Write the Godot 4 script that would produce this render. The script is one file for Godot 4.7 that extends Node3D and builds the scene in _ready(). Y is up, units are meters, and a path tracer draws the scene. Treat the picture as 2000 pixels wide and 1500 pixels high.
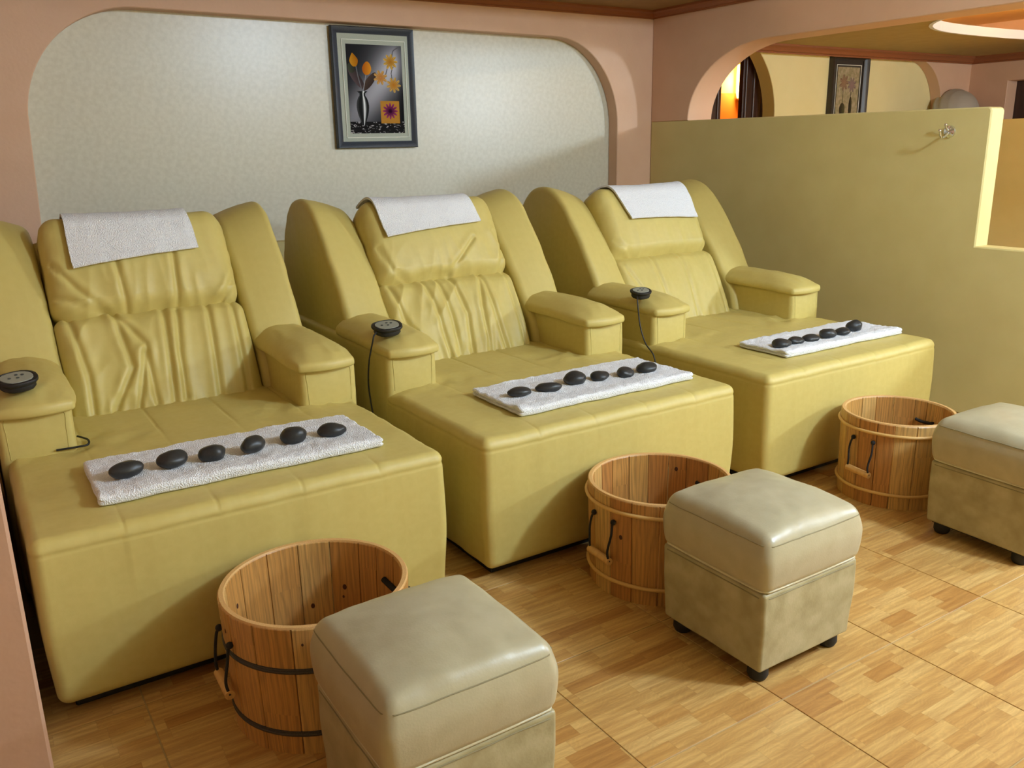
extends Node3D
# A foot-massage booth: three yellow recliners against an arched alcove, tubs and stools in front.

var M := {}
var taken := {}
var rng := RandomNumberGenerator.new()
var nz := FastNoiseLite.new()
var nz2 := FastNoiseLite.new()

func _ready() -> void:
	rng.seed = 7
	nz.seed = 3; nz.noise_type = FastNoiseLite.TYPE_SIMPLEX_SMOOTH; nz.frequency = 1.0; nz.fractal_octaves = 3
	nz2.seed = 11; nz2.noise_type = FastNoiseLite.TYPE_SIMPLEX_SMOOTH; nz2.frequency = 1.0; nz2.fractal_type = FastNoiseLite.FRACTAL_NONE
	# ---- camera
	var cam := Camera3D.new()
	cam.name = "camera"
	cam.fov = rad_to_deg(2.0 * atan(750.0 / 1685.54))
	cam.rotation_order = EULER_ORDER_YXZ
	cam.position = Vector3(-3.2816, 1.3193, 4.5307)
	cam.rotation = Vector3(-0.2712, -0.5693, -0.0187)
	cam.near = 0.05
	add_child(cam)
	cam.current = true
	# ---- environment
	var we := WorldEnvironment.new()
	we.name = "environment"
	var env := Environment.new()
	env.background_mode = Environment.BG_COLOR
	env.background_color = Color(0.02, 0.02, 0.02)
	env.tonemap_mode = Environment.TONE_MAPPER_LINEAR
	env.tonemap_exposure = 1.0
	env.sdfgi_enabled = true
	env.ssao_enabled = true
	env.ssil_enabled = true
	we.environment = env
	add_child(we)
	make_materials()
	# ---- lamps of the place
	globe_lamp("globe_lamp", "opal globe ceiling lamp in front of the massage chairs", Vector3(-0.28, 2.42, 4.90), 2.80, 0.14, Color(0.80, 0.90, 1.0), 7.0)
	globe_lamp("globe_lamp", "opal globe ceiling lamp over the neighbouring booth", Vector3(2.3, 1.83, 4.75), 1.975, 0.11, Color(0.83, 0.92, 1.0), 7.5)
	# ---- structure
	build_floor()
	build_walls()
	# ---- objects
	for c in 3:
		build_chair(c)
	for c in 3:
		build_head_towel(c)
		build_stone_towel(c)
		build_stones(c)
		build_remote(c)
		build_tub(c)
		build_stool(c)
	build_picture()
	build_far_picture()
	build_hook()
	build_far_things()

# ------------------------------------------------------------------ tagging
func numbered(n: String) -> String:
	if not taken.has(n):
		taken[n] = 0
		return n
	taken[n] += 1
	return "%s_%03d" % [n, taken[n]]

func thing(called: String, label: String, category: String, at: Vector3, group := "") -> Node3D:
	var o := Node3D.new()
	o.name = numbered(called)
	add_child(o)
	o.position = at
	o.set_meta("label", label)
	o.set_meta("category", category)
	if group != "":
		o.set_meta("group", group)
	return o

func part(called: String, mesh: Mesh, m: Material, parent: Node3D, label := "") -> MeshInstance3D:
	var o := MeshInstance3D.new()
	o.name = called
	o.mesh = mesh
	o.material_override = m
	o.cast_shadow = GeometryInstance3D.SHADOW_CASTING_SETTING_ON
	parent.add_child(o, true)
	if label != "":
		o.set_meta("label", label)
	return o

func single(called: String, label: String, category: String, mesh: Mesh, m: Material, at: Vector3, group := "") -> MeshInstance3D:
	var o := part(numbered(called), mesh, m, self, label)
	o.position = at
	o.set_meta("category", category)
	if group != "":
		o.set_meta("group", group)
	return o

func struct(called: String, mesh: Mesh, m: Material, label: String, category: String, at := Vector3.ZERO) -> MeshInstance3D:
	var o := part(called, mesh, m, self, label)
	o.position = at
	o.set_meta("kind", "structure")
	o.set_meta("category", category)
	return o

# ------------------------------------------------------------------ mesh helpers (front faces run clockwise)
func mk(V: PackedVector3Array, I: PackedInt32Array, UV := PackedVector2Array()) -> ArrayMesh:
	var N := PackedVector3Array()
	N.resize(V.size())
	for t in range(0, I.size(), 3):
		var a := V[I[t]]; var b := V[I[t + 1]]; var c := V[I[t + 2]]
		var n := (c - a).cross(b - a)
		N[I[t]] += n; N[I[t + 1]] += n; N[I[t + 2]] += n
	for i in N.size():
		N[i] = N[i].normalized() if N[i].length_squared() > 1e-20 else Vector3.UP
	return commit(V, N, I, UV)

func commit(V: PackedVector3Array, N: PackedVector3Array, I: PackedInt32Array, UV := PackedVector2Array()) -> ArrayMesh:
	var arr := []
	arr.resize(Mesh.ARRAY_MAX)
	arr[Mesh.ARRAY_VERTEX] = V
	arr[Mesh.ARRAY_NORMAL] = N
	if UV.size() == V.size():
		arr[Mesh.ARRAY_TEX_UV] = UV
	arr[Mesh.ARRAY_INDEX] = I
	var m := ArrayMesh.new()
	m.add_surface_from_arrays(Mesh.PRIMITIVE_TRIANGLES, arr)
	return m

# splits shared corners wherever faces meet at more than `deg`
func mk_hard(V: PackedVector3Array, I: PackedInt32Array, deg := 40.0, UV := PackedVector2Array()) -> ArrayMesh:
	var fn := PackedVector3Array()
	var at := {}
	var cs := cos(deg_to_rad(deg))
	for t in range(0, I.size(), 3):
		var n := (V[I[t + 2]] - V[I[t]]).cross(V[I[t + 1]] - V[I[t]])
		fn.append(n)
		for k in 3:
			var key := (V[I[t + k]] * 20000.0).round()
			if not at.has(key):
				at[key] = PackedInt32Array()
			at[key].append(t / 3)
	var OV := PackedVector3Array(); var ON := PackedVector3Array(); var OI := PackedInt32Array(); var OU := PackedVector2Array()
	for t in range(0, I.size(), 3):
		var me := fn[t / 3]
		if me.length_squared() < 1e-22:
			continue
		var mn := me.normalized()
		for k in 3:
			var key := (V[I[t + k]] * 20000.0).round()
			var s := Vector3.ZERO
			for f in at[key]:
				var g: Vector3 = fn[f]
				if g.length_squared() > 1e-22 and g.normalized().dot(mn) >= cs:
					s += g
			OI.append(OV.size())
			OV.append(V[I[t + k]])
			ON.append(s.normalized())
			if UV.size() == V.size():
				OU.append(UV[I[t + k]])
	return commit(OV, ON, OI, OU)

func lines(a: float, b: float, r: float, n: int, extra := []) -> Array:
	var o := []
	for t in [0.0, 0.25, 0.5, 0.75]:
		o.append(a + r * t); o.append(b - r * t)
	for i in n + 1:
		o.append(lerpf(a + r, b - r, float(i) / n))
	for e in extra:
		if e > a + r * 0.2 and e < b - r * 0.2:
			o.append(e)
	o.sort()
	var u := [o[0]]
	for x in o:
		if x - u[-1] > 0.0006:
			u.append(x)
	return u

func soft_box(xs: Array, ys: Array, zs: Array, r: float, kind := "", c := 0, s := 1.0) -> ArrayMesh:
	var L := [xs, ys, zs]
	var n := [xs.size(), ys.size(), zs.size()]
	var lo := Vector3(xs[0] + r, ys[0] + r, zs[0] + r)
	var hi := Vector3(xs[-1] - r, ys[-1] - r, zs[-1] - r)
	var ids := {}
	var V := PackedVector3Array()
	var I := PackedInt32Array()
	for ax in 3:
		var a1 := (ax + 1) % 3
		var a2 := (ax + 2) % 3
		for side in 2:
			var g := []
			for u in n[a1]:
				var row := PackedInt32Array()
				for v in n[a2]:
					var ix := [0, 0, 0]
					ix[ax] = 0 if side == 0 else n[ax] - 1
					ix[a1] = u; ix[a2] = v
					var key: int = (ix[0] * n[1] + ix[1]) * n[2] + ix[2]
					if not ids.has(key):
						var p := Vector3(L[0][ix[0]], L[1][ix[1]], L[2][ix[2]])
						var inn := p.clamp(lo, hi)
						var d := p - inn
						if d.length_squared() > 1e-12:
							p = inn + d.normalized() * r
						if kind != "":
							p = bend(kind, p, c, s)
						ids[key] = V.size()
						V.append(p)
					row.append(ids[key])
				g.append(row)
			for u in n[a1] - 1:
				for v in n[a2] - 1:
					var a: int = g[u][v]; var b: int = g[u + 1][v]; var d: int = g[u + 1][v + 1]; var e: int = g[u][v + 1]
					if side == 1:
						I.append_array([a, e, d, a, d, b])
					else:
						I.append_array([a, b, d, a, d, e])
	return mk(V, I)

# plain box with chamfered edges
func box(lo: Vector3, hi: Vector3, bev := 0.003) -> ArrayMesh:
	var L := []
	for k in 3:
		L.append([lo[k], lo[k] + bev, hi[k] - bev, hi[k]])
	var V := PackedVector3Array(); var I := PackedInt32Array()
	var ids := {}
	for ax in 3:
		var a1 := (ax + 1) % 3
		var a2 := (ax + 2) % 3
		for side in 2:
			var g := []
			for u in 4:
				var row := []
				for v in 4:
					var q := [0.0, 0.0, 0.0]
					q[a1] = L[a1][u]; q[a2] = L[a2][v]
					var edge := (1 if (u == 0 or u == 3) else 0) + (1 if (v == 0 or v == 3) else 0)
					q[ax] = (L[ax][0] + bev * 0.5 * edge) if side == 0 else (L[ax][3] - bev * 0.5 * edge)
					if u == 0: q[a1] += bev * 0.5
					if u == 3: q[a1] -= bev * 0.5
					if v == 0: q[a2] += bev * 0.5
					if v == 3: q[a2] -= bev * 0.5
					row.append(V.size())
					V.append(Vector3(q[0], q[1], q[2]))
				g.append(row)
			for u in 3:
				for v in 3:
					var a: int = g[u][v]; var b: int = g[u + 1][v]; var d: int = g[u + 1][v + 1]; var e: int = g[u][v + 1]
					if side == 1: I.append_array([a, e, d, a, d, b])
					else: I.append_array([a, b, d, a, d, e])
	return mk_hard(V, I, 50.0)

func area2(P: PackedVector2Array) -> float:
	var s := 0.0
	for i in P.size():
		var q := P[(i + 1) % P.size()]
		s += P[i].x * q.y - q.x * P[i].y
	return s

# a flat outline (u, v) given thickness along w from w0 to w1; M3 maps (u, v, w) to space, right-handed
func slab(P: PackedVector2Array, w0: float, w1: float, basis := Basis.IDENTITY, bev := 0.0, deg := 35.0) -> ArrayMesh:
	var Q := PackedVector2Array()
	for p in P:
		if Q.is_empty() or p.distance_to(Q[-1]) > 0.0004:
			Q.append(p)
	if Q[0].distance_to(Q[-1]) < 0.0004:
		Q.remove_at(Q.size() - 1)
	P = Q
	if area2(P) < 0:
		P.reverse()
	var n := P.size()
	var V := PackedVector3Array(); var I := PackedInt32Array()
	var inner := P
	if bev > 0:
		inner = PackedVector2Array()
		for i in n:
			var a := P[(i + n - 1) % n]; var b := P[i]; var c := P[(i + 1) % n]
			var d1 := (b - a).normalized(); var d2 := (c - b).normalized()
			var n1 := Vector2(-d1.y, d1.x); var n2 := Vector2(-d2.y, d2.x)
			var m := n1 + n2
			inner.append(b + m * (bev / maxf(0.5, m.dot(n1))))
	var T := Geometry2D.triangulate_polygon(inner)
	var rings := [[inner, w1], [P, w1 - bev], [P, w0 + bev], [inner, w0]] if bev > 0 else [[P, w1], [P, w0]]
	for q in rings:
		for p in q[0]:
			V.append(basis * Vector3(p.x, p.y, q[1]))
	for k in rings.size() - 1:
		for i in n:
			var j := (i + 1) % n
			var a := k * n + i; var b := k * n + j; var c := (k + 1) * n + j; var d := (k + 1) * n + i
			I.append_array([a, b, c, a, c, d])
	var last := (rings.size() - 1) * n
	for t in range(0, T.size(), 3):
		var x := T[t]; var y := T[t + 1]; var z := T[t + 2]
		if (inner[y] - inner[x]).cross(inner[z] - inner[x]) < 0:
			var s := y
			y = z
			z = s
		I.append_array([x, z, y])
		I.append_array([last + x, last + y, last + z])
	return mk_hard(V, I, deg)

func tube(P: Array, r: float, sides := 8, closed := false, flat := 1.0) -> ArrayMesh:
	var V := PackedVector3Array(); var I := PackedInt32Array()
	var n := P.size()
	var up := Vector3.UP
	for i in n:
		var a: Vector3 = P[(i + n - 1) % n] if (closed or i > 0) else P[i]
		var b: Vector3 = P[(i + 1) % n] if (closed or i < n - 1) else P[i]
		var t := (b - a).normalized()
		var u := up - t * up.dot(t)
		if u.length() < 0.15:
			u = Vector3.RIGHT - t * t.x
		u = u.normalized()
		if not closed:
			up = u
		var w := t.cross(u)
		for k in sides:
			var ph := TAU * k / sides
			V.append(P[i] + (w * cos(ph) * flat + u * sin(ph)) * r)
	var m := n if closed else n - 1
	for i in m:
		for k in sides:
			var a := i * sides + k; var b := i * sides + (k + 1) % sides
			var c := ((i + 1) % n) * sides + (k + 1) % sides; var d := ((i + 1) % n) * sides + k
			I.append_array([a, b, c, a, c, d])
	if not closed:
		var s := V.size()
		V.append(P[0]); V.append(P[n - 1])
		for k in sides:
			I.append_array([s, (k + 1) % sides, k])
			I.append_array([s + 1, (n - 1) * sides + k, (n - 1) * sides + (k + 1) % sides])
	return mk_hard(V, I, 60.0)

func smooth_path(P: Array, per := 6, closed := false) -> Array:
	var o := []
	var n := P.size()
	for i in (n if closed else n - 1):
		var p0 = P[(i + n - 1) % n] if (closed or i > 0) else P[i]
		var p1 = P[i]
		var p2 = P[(i + 1) % n]
		var p3 = P[(i + 2) % n] if (closed or i < n - 2) else P[i + 1]
		for k in per:
			o.append(p1.cubic_interpolate(p2, p0, p3, float(k) / per))
	if not closed:
		o.append(P[n - 1])
	return o

func lathe(P: Array, segs := 32) -> ArrayMesh:
	var V := PackedVector3Array(); var I := PackedInt32Array()
	for p in P:
		for k in segs:
			var a := TAU * k / segs
			V.append(Vector3(p.x * cos(a), p.y, p.x * sin(a)))
	for i in P.size() - 1:
		for k in segs:
			var a := i * segs + k; var b := i * segs + (k + 1) % segs
			var c := (i + 1) * segs + (k + 1) % segs; var d := (i + 1) * segs + k
			I.append_array([a, b, c, a, c, d])
	return mk_hard(V, I, 38.0)

# a closed sheet of cloth from a grid of points (rows of equal length)
func sheet(G: Array, th: float) -> ArrayMesh:
	var nu := G.size()
	var nv: int = G[0].size()
	var V := PackedVector3Array(); var I := PackedInt32Array()
	var nrm := []
	for i in nu:
		var row := []
		for j in nv:
			var du: Vector3 = G[mini(i + 1, nu - 1)][j] - G[maxi(i - 1, 0)][j]
			var dv: Vector3 = G[i][mini(j + 1, nv - 1)] - G[i][maxi(j - 1, 0)]
			row.append(du.cross(dv).normalized())
		nrm.append(row)
	for s in 2:
		for i in nu:
			for j in nv:
				V.append(G[i][j] + nrm[i][j] * (th if s == 0 else 0.0))
	var q := nu * nv
	for i in nu - 1:
		for j in nv - 1:
			var a := i * nv + j; var b := (i + 1) * nv + j; var c := (i + 1) * nv + j + 1; var d := i * nv + j + 1
			I.append_array([a, d, c, a, c, b])
			I.append_array([q + a, q + b, q + c, q + a, q + c, q + d])
	for i in nu - 1:
		var a := i * nv; var b := (i + 1) * nv
		I.append_array([a, b, q + b, a, q + b, q + a])
		a += nv - 1; b += nv - 1
		I.append_array([a, q + b, b, a, q + a, q + b])
	for j in nv - 1:
		var a := j; var b := j + 1
		I.append_array([a, q + b, b, a, q + a, q + b])
		a += (nu - 1) * nv; b += (nu - 1) * nv
		I.append_array([a, b, q + b, a, q + b, q + a])
	return mk_hard(V, I, 75.0)

func gauss(x: float, w: float) -> float:
	return exp(-(x * x) / (w * w))

# ------------------------------------------------------------------ textures and materials
func noise_image(sz: int, seed_: int, freq: float, oct := 4, cell := false) -> Image:
	var f := FastNoiseLite.new()
	f.seed = seed_
	f.noise_type = FastNoiseLite.TYPE_CELLULAR if cell else FastNoiseLite.TYPE_SIMPLEX_SMOOTH
	f.frequency = freq
	f.fractal_octaves = oct
	return f.get_seamless_image(sz, sz)

# a noise picture mapped between two sRGB colours
func ramp_image(src: Image, c0: Color, c1: Color) -> ImageTexture:
	var w := src.get_width(); var h := src.get_height()
	var im := Image.create(w, h, false, Image.FORMAT_RGB8)
	for y in h:
		for x in w:
			im.set_pixel(x, y, c0.lerp(c1, src.get_pixel(x, y).r))
	im.generate_mipmaps()
	return ImageTexture.create_from_image(im)

func bump(src: Image, k: float) -> ImageTexture:
	var im := src.duplicate() as Image
	im.convert(Image.FORMAT_RGBA8)
	im.bump_map_to_normal_map(k)
	return ImageTexture.create_from_image(im)

func flat_mat(c: Color, rough := 0.8, metal := 0.0) -> StandardMaterial3D:
	var m := StandardMaterial3D.new()
	m.albedo_color = c
	m.roughness = rough
	m.metallic = metal
	return m

func tri_mat(tex: Texture2D, normal: Texture2D, scale_: Vector3, rough: float, nscale := 1.0, world := false) -> StandardMaterial3D:
	var m := StandardMaterial3D.new()
	m.albedo_texture = tex
	m.roughness = rough
	m.uv1_triplanar = true
	m.uv1_world_triplanar = world
	m.uv1_scale = scale_
	if normal:
		m.normal_enabled = true
		m.normal_texture = normal
		m.normal_scale = nscale
	return m

func wood_image(seed_: int, base: Color, dark: Color, w := 256, h := 256) -> ImageTexture:
	var f := FastNoiseLite.new()
	f.seed = seed_; f.frequency = 0.02; f.fractal_octaves = 4
	var g := FastNoiseLite.new()
	g.seed = seed_ + 5; g.frequency = 0.008
	var im := Image.create(w, h, false, Image.FORMAT_RGB8)
	for y in h:
		for x in w:
			var bend := g.get_noise_2d(x, y * 0.5) * 22.0
			var ring := 0.5 + 0.5 * sin((x + bend) * 0.33 + f.get_noise_2d(x * 0.4, y * 0.06) * 9.0)
			var fine := f.get_noise_2d(x * 9.0, y * 0.35)
			var t := clampf(0.25 + 0.42 * pow(ring, 2.2) + 0.5 * fine, 0.0, 1.0)
			im.set_pixel(x, y, base.lerp(dark, t))
	im.generate_mipmaps()
	return ImageTexture.create_from_image(im)

func parquet_image(seed_: int) -> ImageTexture:
	var r := RandomNumberGenerator.new()
	r.seed = seed_
	var sz := 512
	var rows := 10
	var im := Image.create(sz, sz, false, Image.FORMAT_RGB8)
	var f := FastNoiseLite.new()
	f.seed = seed_; f.frequency = 0.015; f.fractal_octaves = 4
	var g := FastNoiseLite.new()
	g.seed = seed_ + 9; g.frequency = 0.006
	var pal := [Color8(205, 160, 97), Color8(203, 157, 94), Color8(208, 164, 101), Color8(201, 153, 90), Color8(197, 148, 85), Color8(212, 170, 108), Color8(205, 159, 96), Color8(206, 161, 98)]
	for k in rows:
		var y0 := int(round(float(k) * sz / rows))
		var y1 := int(round(float(k + 1) * sz / rows))
		var x0 := -int(r.randf_range(0, 150))
		while x0 < sz:
			var x1 := x0 + int(r.randf_range(95, 260))
			var c: Color = pal[r.randi() % pal.size()]
			if r.randf() < 0.08:
				c = Color8(184, 132, 72)
			var off := r.randf_range(0, 4000)
			for y in range(y0, y1):
				for x in range(maxi(x0, 0), mini(x1, sz)):
					var gr := f.get_noise_2d(x * 0.22 + off, y * 3.2 + off)
					var cath := sin((y * 0.55 + g.get_noise_2d(x * 0.8 + off, y + off) * 26.0))
					var v := 1.0 + gr * 0.13 + (0.035 * cath if cath > 0.3 else 0.0)
					if x == x1 - 1 or y == y1 - 1:
						v *= 0.9
					im.set_pixel(x, y, Color(c.r * v * 0.95, c.g * v * 0.945 * (1.0 + gr * 0.05), c.b * v * 0.90 * (1.0 + gr * 0.1)))
			x0 = x1
	im.generate_mipmaps()
	return ImageTexture.create_from_image(im)

func make_materials() -> void:
	var fine := noise_image(512, 1, 0.06, 3)
	var cell := noise_image(512, 2, 0.09, 2, true)
	var soft := noise_image(256, 4, 0.012, 4)
	var b_fine := bump(fine, 2.0)
	var b_cell := bump(cell, 2.5)
	# yellow vinyl of the recliners
	M.vinyl = tri_mat(ramp_image(soft, Color8(200, 180, 103), Color8(206, 187, 111)), b_cell, Vector3.ONE * 9.0, 0.5, 0.12)
	# aged beige vinyl of the stools, with grime in blotches on the lower skirt
	M.stool = tri_mat(ramp_image(noise_image(256, 8, 0.015, 5), Color8(175, 164, 133), Color8(186, 176, 146)), b_cell, Vector3.ONE * 4.0, 0.33, 0.15)
	M.stool_skirt = tri_mat(ramp_image(noise_image(256, 9, 0.014, 5), Color8(154, 142, 104), Color8(184, 173, 137)), b_cell, Vector3.ONE * 3.0, 0.42, 0.15)
	M.stool_seam = flat_mat(Color8(206, 198, 168), 0.4)
	M.stitch = flat_mat(Color8(142, 132, 100), 0.7)
	M.vinyl_stitch = flat_mat(Color8(190, 172, 94), 0.6)
	# terry towels
	var terry := noise_image(512, 12, 0.12, 3)
	M.towel = tri_mat(ramp_image(terry, Color8(222, 222, 228), Color8(255, 255, 255)), bump(terry, 8.0), Vector3.ONE * 3.2, 0.95, 1.0)
	# paints
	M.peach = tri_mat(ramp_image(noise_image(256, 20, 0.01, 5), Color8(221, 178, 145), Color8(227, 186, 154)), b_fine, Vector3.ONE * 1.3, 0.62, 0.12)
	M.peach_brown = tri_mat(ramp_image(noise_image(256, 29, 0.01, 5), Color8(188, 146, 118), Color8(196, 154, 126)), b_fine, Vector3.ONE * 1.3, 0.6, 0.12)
	M.ochre = tri_mat(ramp_image(noise_image(256, 21, 0.01, 5), Color8(216, 199, 134), Color8(222, 206, 142)), b_fine, Vector3.ONE * 1.3, 0.62, 0.12)
	M.cream = tri_mat(ramp_image(noise_image(256, 23, 0.01, 5), Color8(238, 224, 164), Color8(243, 230, 173)), b_fine, Vector3.ONE * 1.3, 0.6, 0.12)
	var paper := noise_image(512, 24, 0.02, 6)
	M.alcove = tri_mat(ramp_image(paper, Color8(209, 202, 180), Color8(224, 218, 198)), b_fine, Vector3.ONE * 3.0, 0.31, 0.06)
	M.ceiling = tri_mat(ramp_image(noise_image(256, 25, 0.02, 4), Color8(176, 152, 92), Color8(186, 162, 102)), b_fine, Vector3.ONE * 1.3, 0.8, 0.1)
	M.booth_ceiling = tri_mat(ramp_image(noise_image(256, 26, 0.02, 4), Color8(146, 110, 60), Color8(156, 120, 68)), b_fine, Vector3.ONE * 1.3, 0.7, 0.1)
	M.terracotta = flat_mat(Color8(150, 88, 48), 0.55)
	M.hall_ceiling = flat_mat(Color8(216, 211, 194), 0.8)
	M.white_paint = flat_mat(Color8(236, 236, 238), 0.6)
	M.orange = flat_mat(Color8(226, 132, 40), 0.7)
	M.pale_orange = flat_mat(Color8(244, 206, 140), 0.7)
	M.grout = flat_mat(Color8(184, 158, 108), 0.9)
	M.tiles = []
	for k in 4:
		var m := flat_mat(Color.WHITE, 0.42)
		m.albedo_texture = parquet_image(40 + k)
		M.tiles.append(m)
	M.screed = flat_mat(Color8(196, 150, 88), 0.5)
	# wood of the tubs
	M.staves = []
	for k in 5:
		var bc: Color = [Color8(210, 152, 80), Color8(217, 163, 88), Color8(199, 136, 70), Color8(225, 177, 104), Color8(213, 156, 84)][k]
		var m := flat_mat(Color.WHITE, 0.42)
		m.albedo_texture = wood_image(60 + k, bc, bc.darkened(0.26))
		m.clearcoat_enabled = true
		m.clearcoat = 0.25
		m.clearcoat_roughness = 0.3
		M.staves.append(m)
	M.endgrain = tri_mat(ramp_image(fine, Color8(196, 146, 84), Color8(228, 186, 124)), null, Vector3.ONE * 10.0, 0.6)
	M.knot = flat_mat(Color8(70, 36, 18), 0.6)
	M.cane = flat_mat(Color8(222, 176, 104), 0.45)
	M.grip = tri_mat(wood_image(70, Color8(222, 176, 108), Color8(196, 144, 82)), null, Vector3(4, 4, 1.2), 0.5)
	M.rope = flat_mat(Color8(34, 30, 28), 0.85)
	M.band = tri_mat(ramp_image(fine, Color8(58, 54, 50), Color8(96, 90, 80)), null, Vector3.ONE * 12.0, 0.5)
	M.band.metallic = 0.5
	M.black = flat_mat(Color8(22, 21, 21), 0.6)
	M.rubber = flat_mat(Color8(26, 26, 27), 0.5)
	M.remote_face = flat_mat(Color8(150, 152, 138), 0.4)
	M.button = flat_mat(Color8(70, 74, 72), 0.5)
	M.stone = tri_mat(ramp_image(noise_image(256, 33, 0.04, 4), Color8(34, 35, 36), Color8(50, 51, 52)), b_fine, Vector3.ONE * 14.0, 0.42, 0.1)
	M.frame = tri_mat(ramp_image(fine, Color8(50, 56, 66), Color8(66, 73, 84)), null, Vector3.ONE * 5.0, 0.38)
	M.frame2 = flat_mat(Color8(58, 52, 46), 0.4)
	M.matboard = tri_mat(ramp_image(fine, Color8(172, 176, 160), Color8(188, 192, 176)), null, Vector3.ONE * 6.0, 0.85)
	M.bead = flat_mat(Color8(240, 240, 226), 0.25, 0.0)
	M.chrome = flat_mat(Color8(226, 228, 230), 0.09, 1.0)
	M.dark_wood = tri_mat(wood_image(80, Color8(74, 48, 38), Color8(44, 28, 24)), null, Vector3(3, 0.8, 3), 0.3)
	M.shell = flat_mat(Color8(186, 176, 160), 0.45)

func glow_mat(c: Color, e: float) -> StandardMaterial3D:
	var m := flat_mat(Color8(240, 238, 232), 0.6)
	m.emission_enabled = true
	m.emission = c
	m.emission_energy_multiplier = e
	return m

# ------------------------------------------------------------------ lamps
func globe_lamp(called: String, label: String, at: Vector3, top: float, r: float, c: Color, energy: float) -> void:
	# opal globe hung close under the ceiling; `at` is the middle of the globe
	var t := thing(called, label, "lamp", at, "opal globe lamps")
	part("globe", ball(r, 24), glow_mat(c, 1.6), t)
	part("collar", lathe([Vector2(0.0005, r + 0.012), Vector2(0.035, r + 0.012), Vector2(0.045, r - 0.010), Vector2(0.030, r - 0.016), Vector2(0.0005, r - 0.016)], 24), M.white_paint, t)
	part("ceiling_rose", lathe([Vector2(0.0005, top - at.y), Vector2(0.06, top - at.y), Vector2(0.055, top - at.y - 0.015), Vector2(0.012, top - at.y - 0.02), Vector2(0.012, r), Vector2(0.0005, r)], 24), M.white_paint, t)
	var l := OmniLight3D.new()
	l.name = "lamp_light"
	l.light_color = c
	l.light_energy = energy
	l.light_size = r
	l.omni_range = 16.0
	l.omni_attenuation = 2.0
	l.shadow_enabled = true
	t.add_child(l)

# ------------------------------------------------------------------ the setting
const XP := 0.754
const ZX := Basis(Vector3(0, 0, 1), Vector3(0, 1, 0), Vector3(-1, 0, 0))   # (u, v, w) -> (x = -w, y = v, z = u)

func build_floor() -> void:
	var fl := Node3D.new()
	fl.name = "floor"
	add_child(fl)
	fl.set_meta("kind", "structure")
	fl.set_meta("label", "wood-patterned floor tiles with pale grout lines")
	fl.set_meta("category", "floor")
	part("grout_bed", box(Vector3(-6.0, -0.12, -2.0), Vector3(4.7, -0.0022, 7.2), 0.002), M.grout, fl)
	var T := 0.435
	var ms := tile_mesh(T - 0.0030)
	var r := RandomNumberGenerator.new()
	r.seed = 5
	for i in range(-10, 15):
		for j in range(-8, 9):
			var x := -1.755 + (i + 0.5) * T
			var z := 3.345 + (j + 0.5) * T
			if x < -4.3 or x > 0.5 or z < 1.9 or z > 4.9:
				continue
			var o := part("tile", ms, M.tiles[r.randi() % 4], fl)
			o.position = Vector3(x, 0, z)
			if r.randf() < 0.5:
				o.rotation.y = PI
	# the rest of the floor, never seen from near
	var rest := PackedVector2Array([Vector2(-6, -2), Vector2(4.7, -2), Vector2(4.7, 7.2), Vector2(-6, 7.2)])
	for q in [[-6.0, -2.0, 4.7, 1.84], [-6.0, 4.85, 4.7, 7.2], [-6.0, 1.84, -4.32, 4.85], [0.62, 1.84, 4.7, 4.85]]:
		part("floor_covering", box(Vector3(q[0], -0.01, q[1]), Vector3(q[2], -0.0005, q[3]), 0.001), M.screed, fl)

func tile_mesh(w: float) -> ArrayMesh:
	var h := w / 2.0
	var b := 0.0008
	var V := PackedVector3Array(); var I := PackedInt32Array(); var U := PackedVector2Array()
	for q in [[h - b, 0.0], [h, -b], [h, -0.010]]:
		for s in [Vector2(-1, -1), Vector2(1, -1), Vector2(1, 1), Vector2(-1, 1)]:
			V.append(Vector3(s.x * q[0], q[1], s.y * q[0]))
			U.append(Vector2(0.5 + 0.5 * s.x * q[0] / h, 0.5 + 0.5 * s.y * q[0] / h))
	I.append_array([0, 1, 2, 0, 2, 3])
	for k in 2:
		for i in 4:
			var j := (i + 1) % 4
			var a := k * 4 + i; var c := k * 4 + j
			I.append_array([a, a + 4, c + 4, a, c + 4, c])
	return mk_hard(V, I, 30.0, U)

func arc(c: Vector2, rx: float, ry: float, a0: float, a1: float, n := 16, e := 1.0) -> Array:
	var o := []
	for i in n + 1:
		var a := deg_to_rad(lerpf(a0, a1, float(i) / n))
		var cx := cos(a); var sy := sin(a)
		o.append(c + Vector2(rx * signf(cx) * pow(absf(cx), e), ry * signf(sy) * pow(absf(sy), e)))
	return o

func pv(a: Array) -> PackedVector2Array:
	return PackedVector2Array(a)

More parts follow.
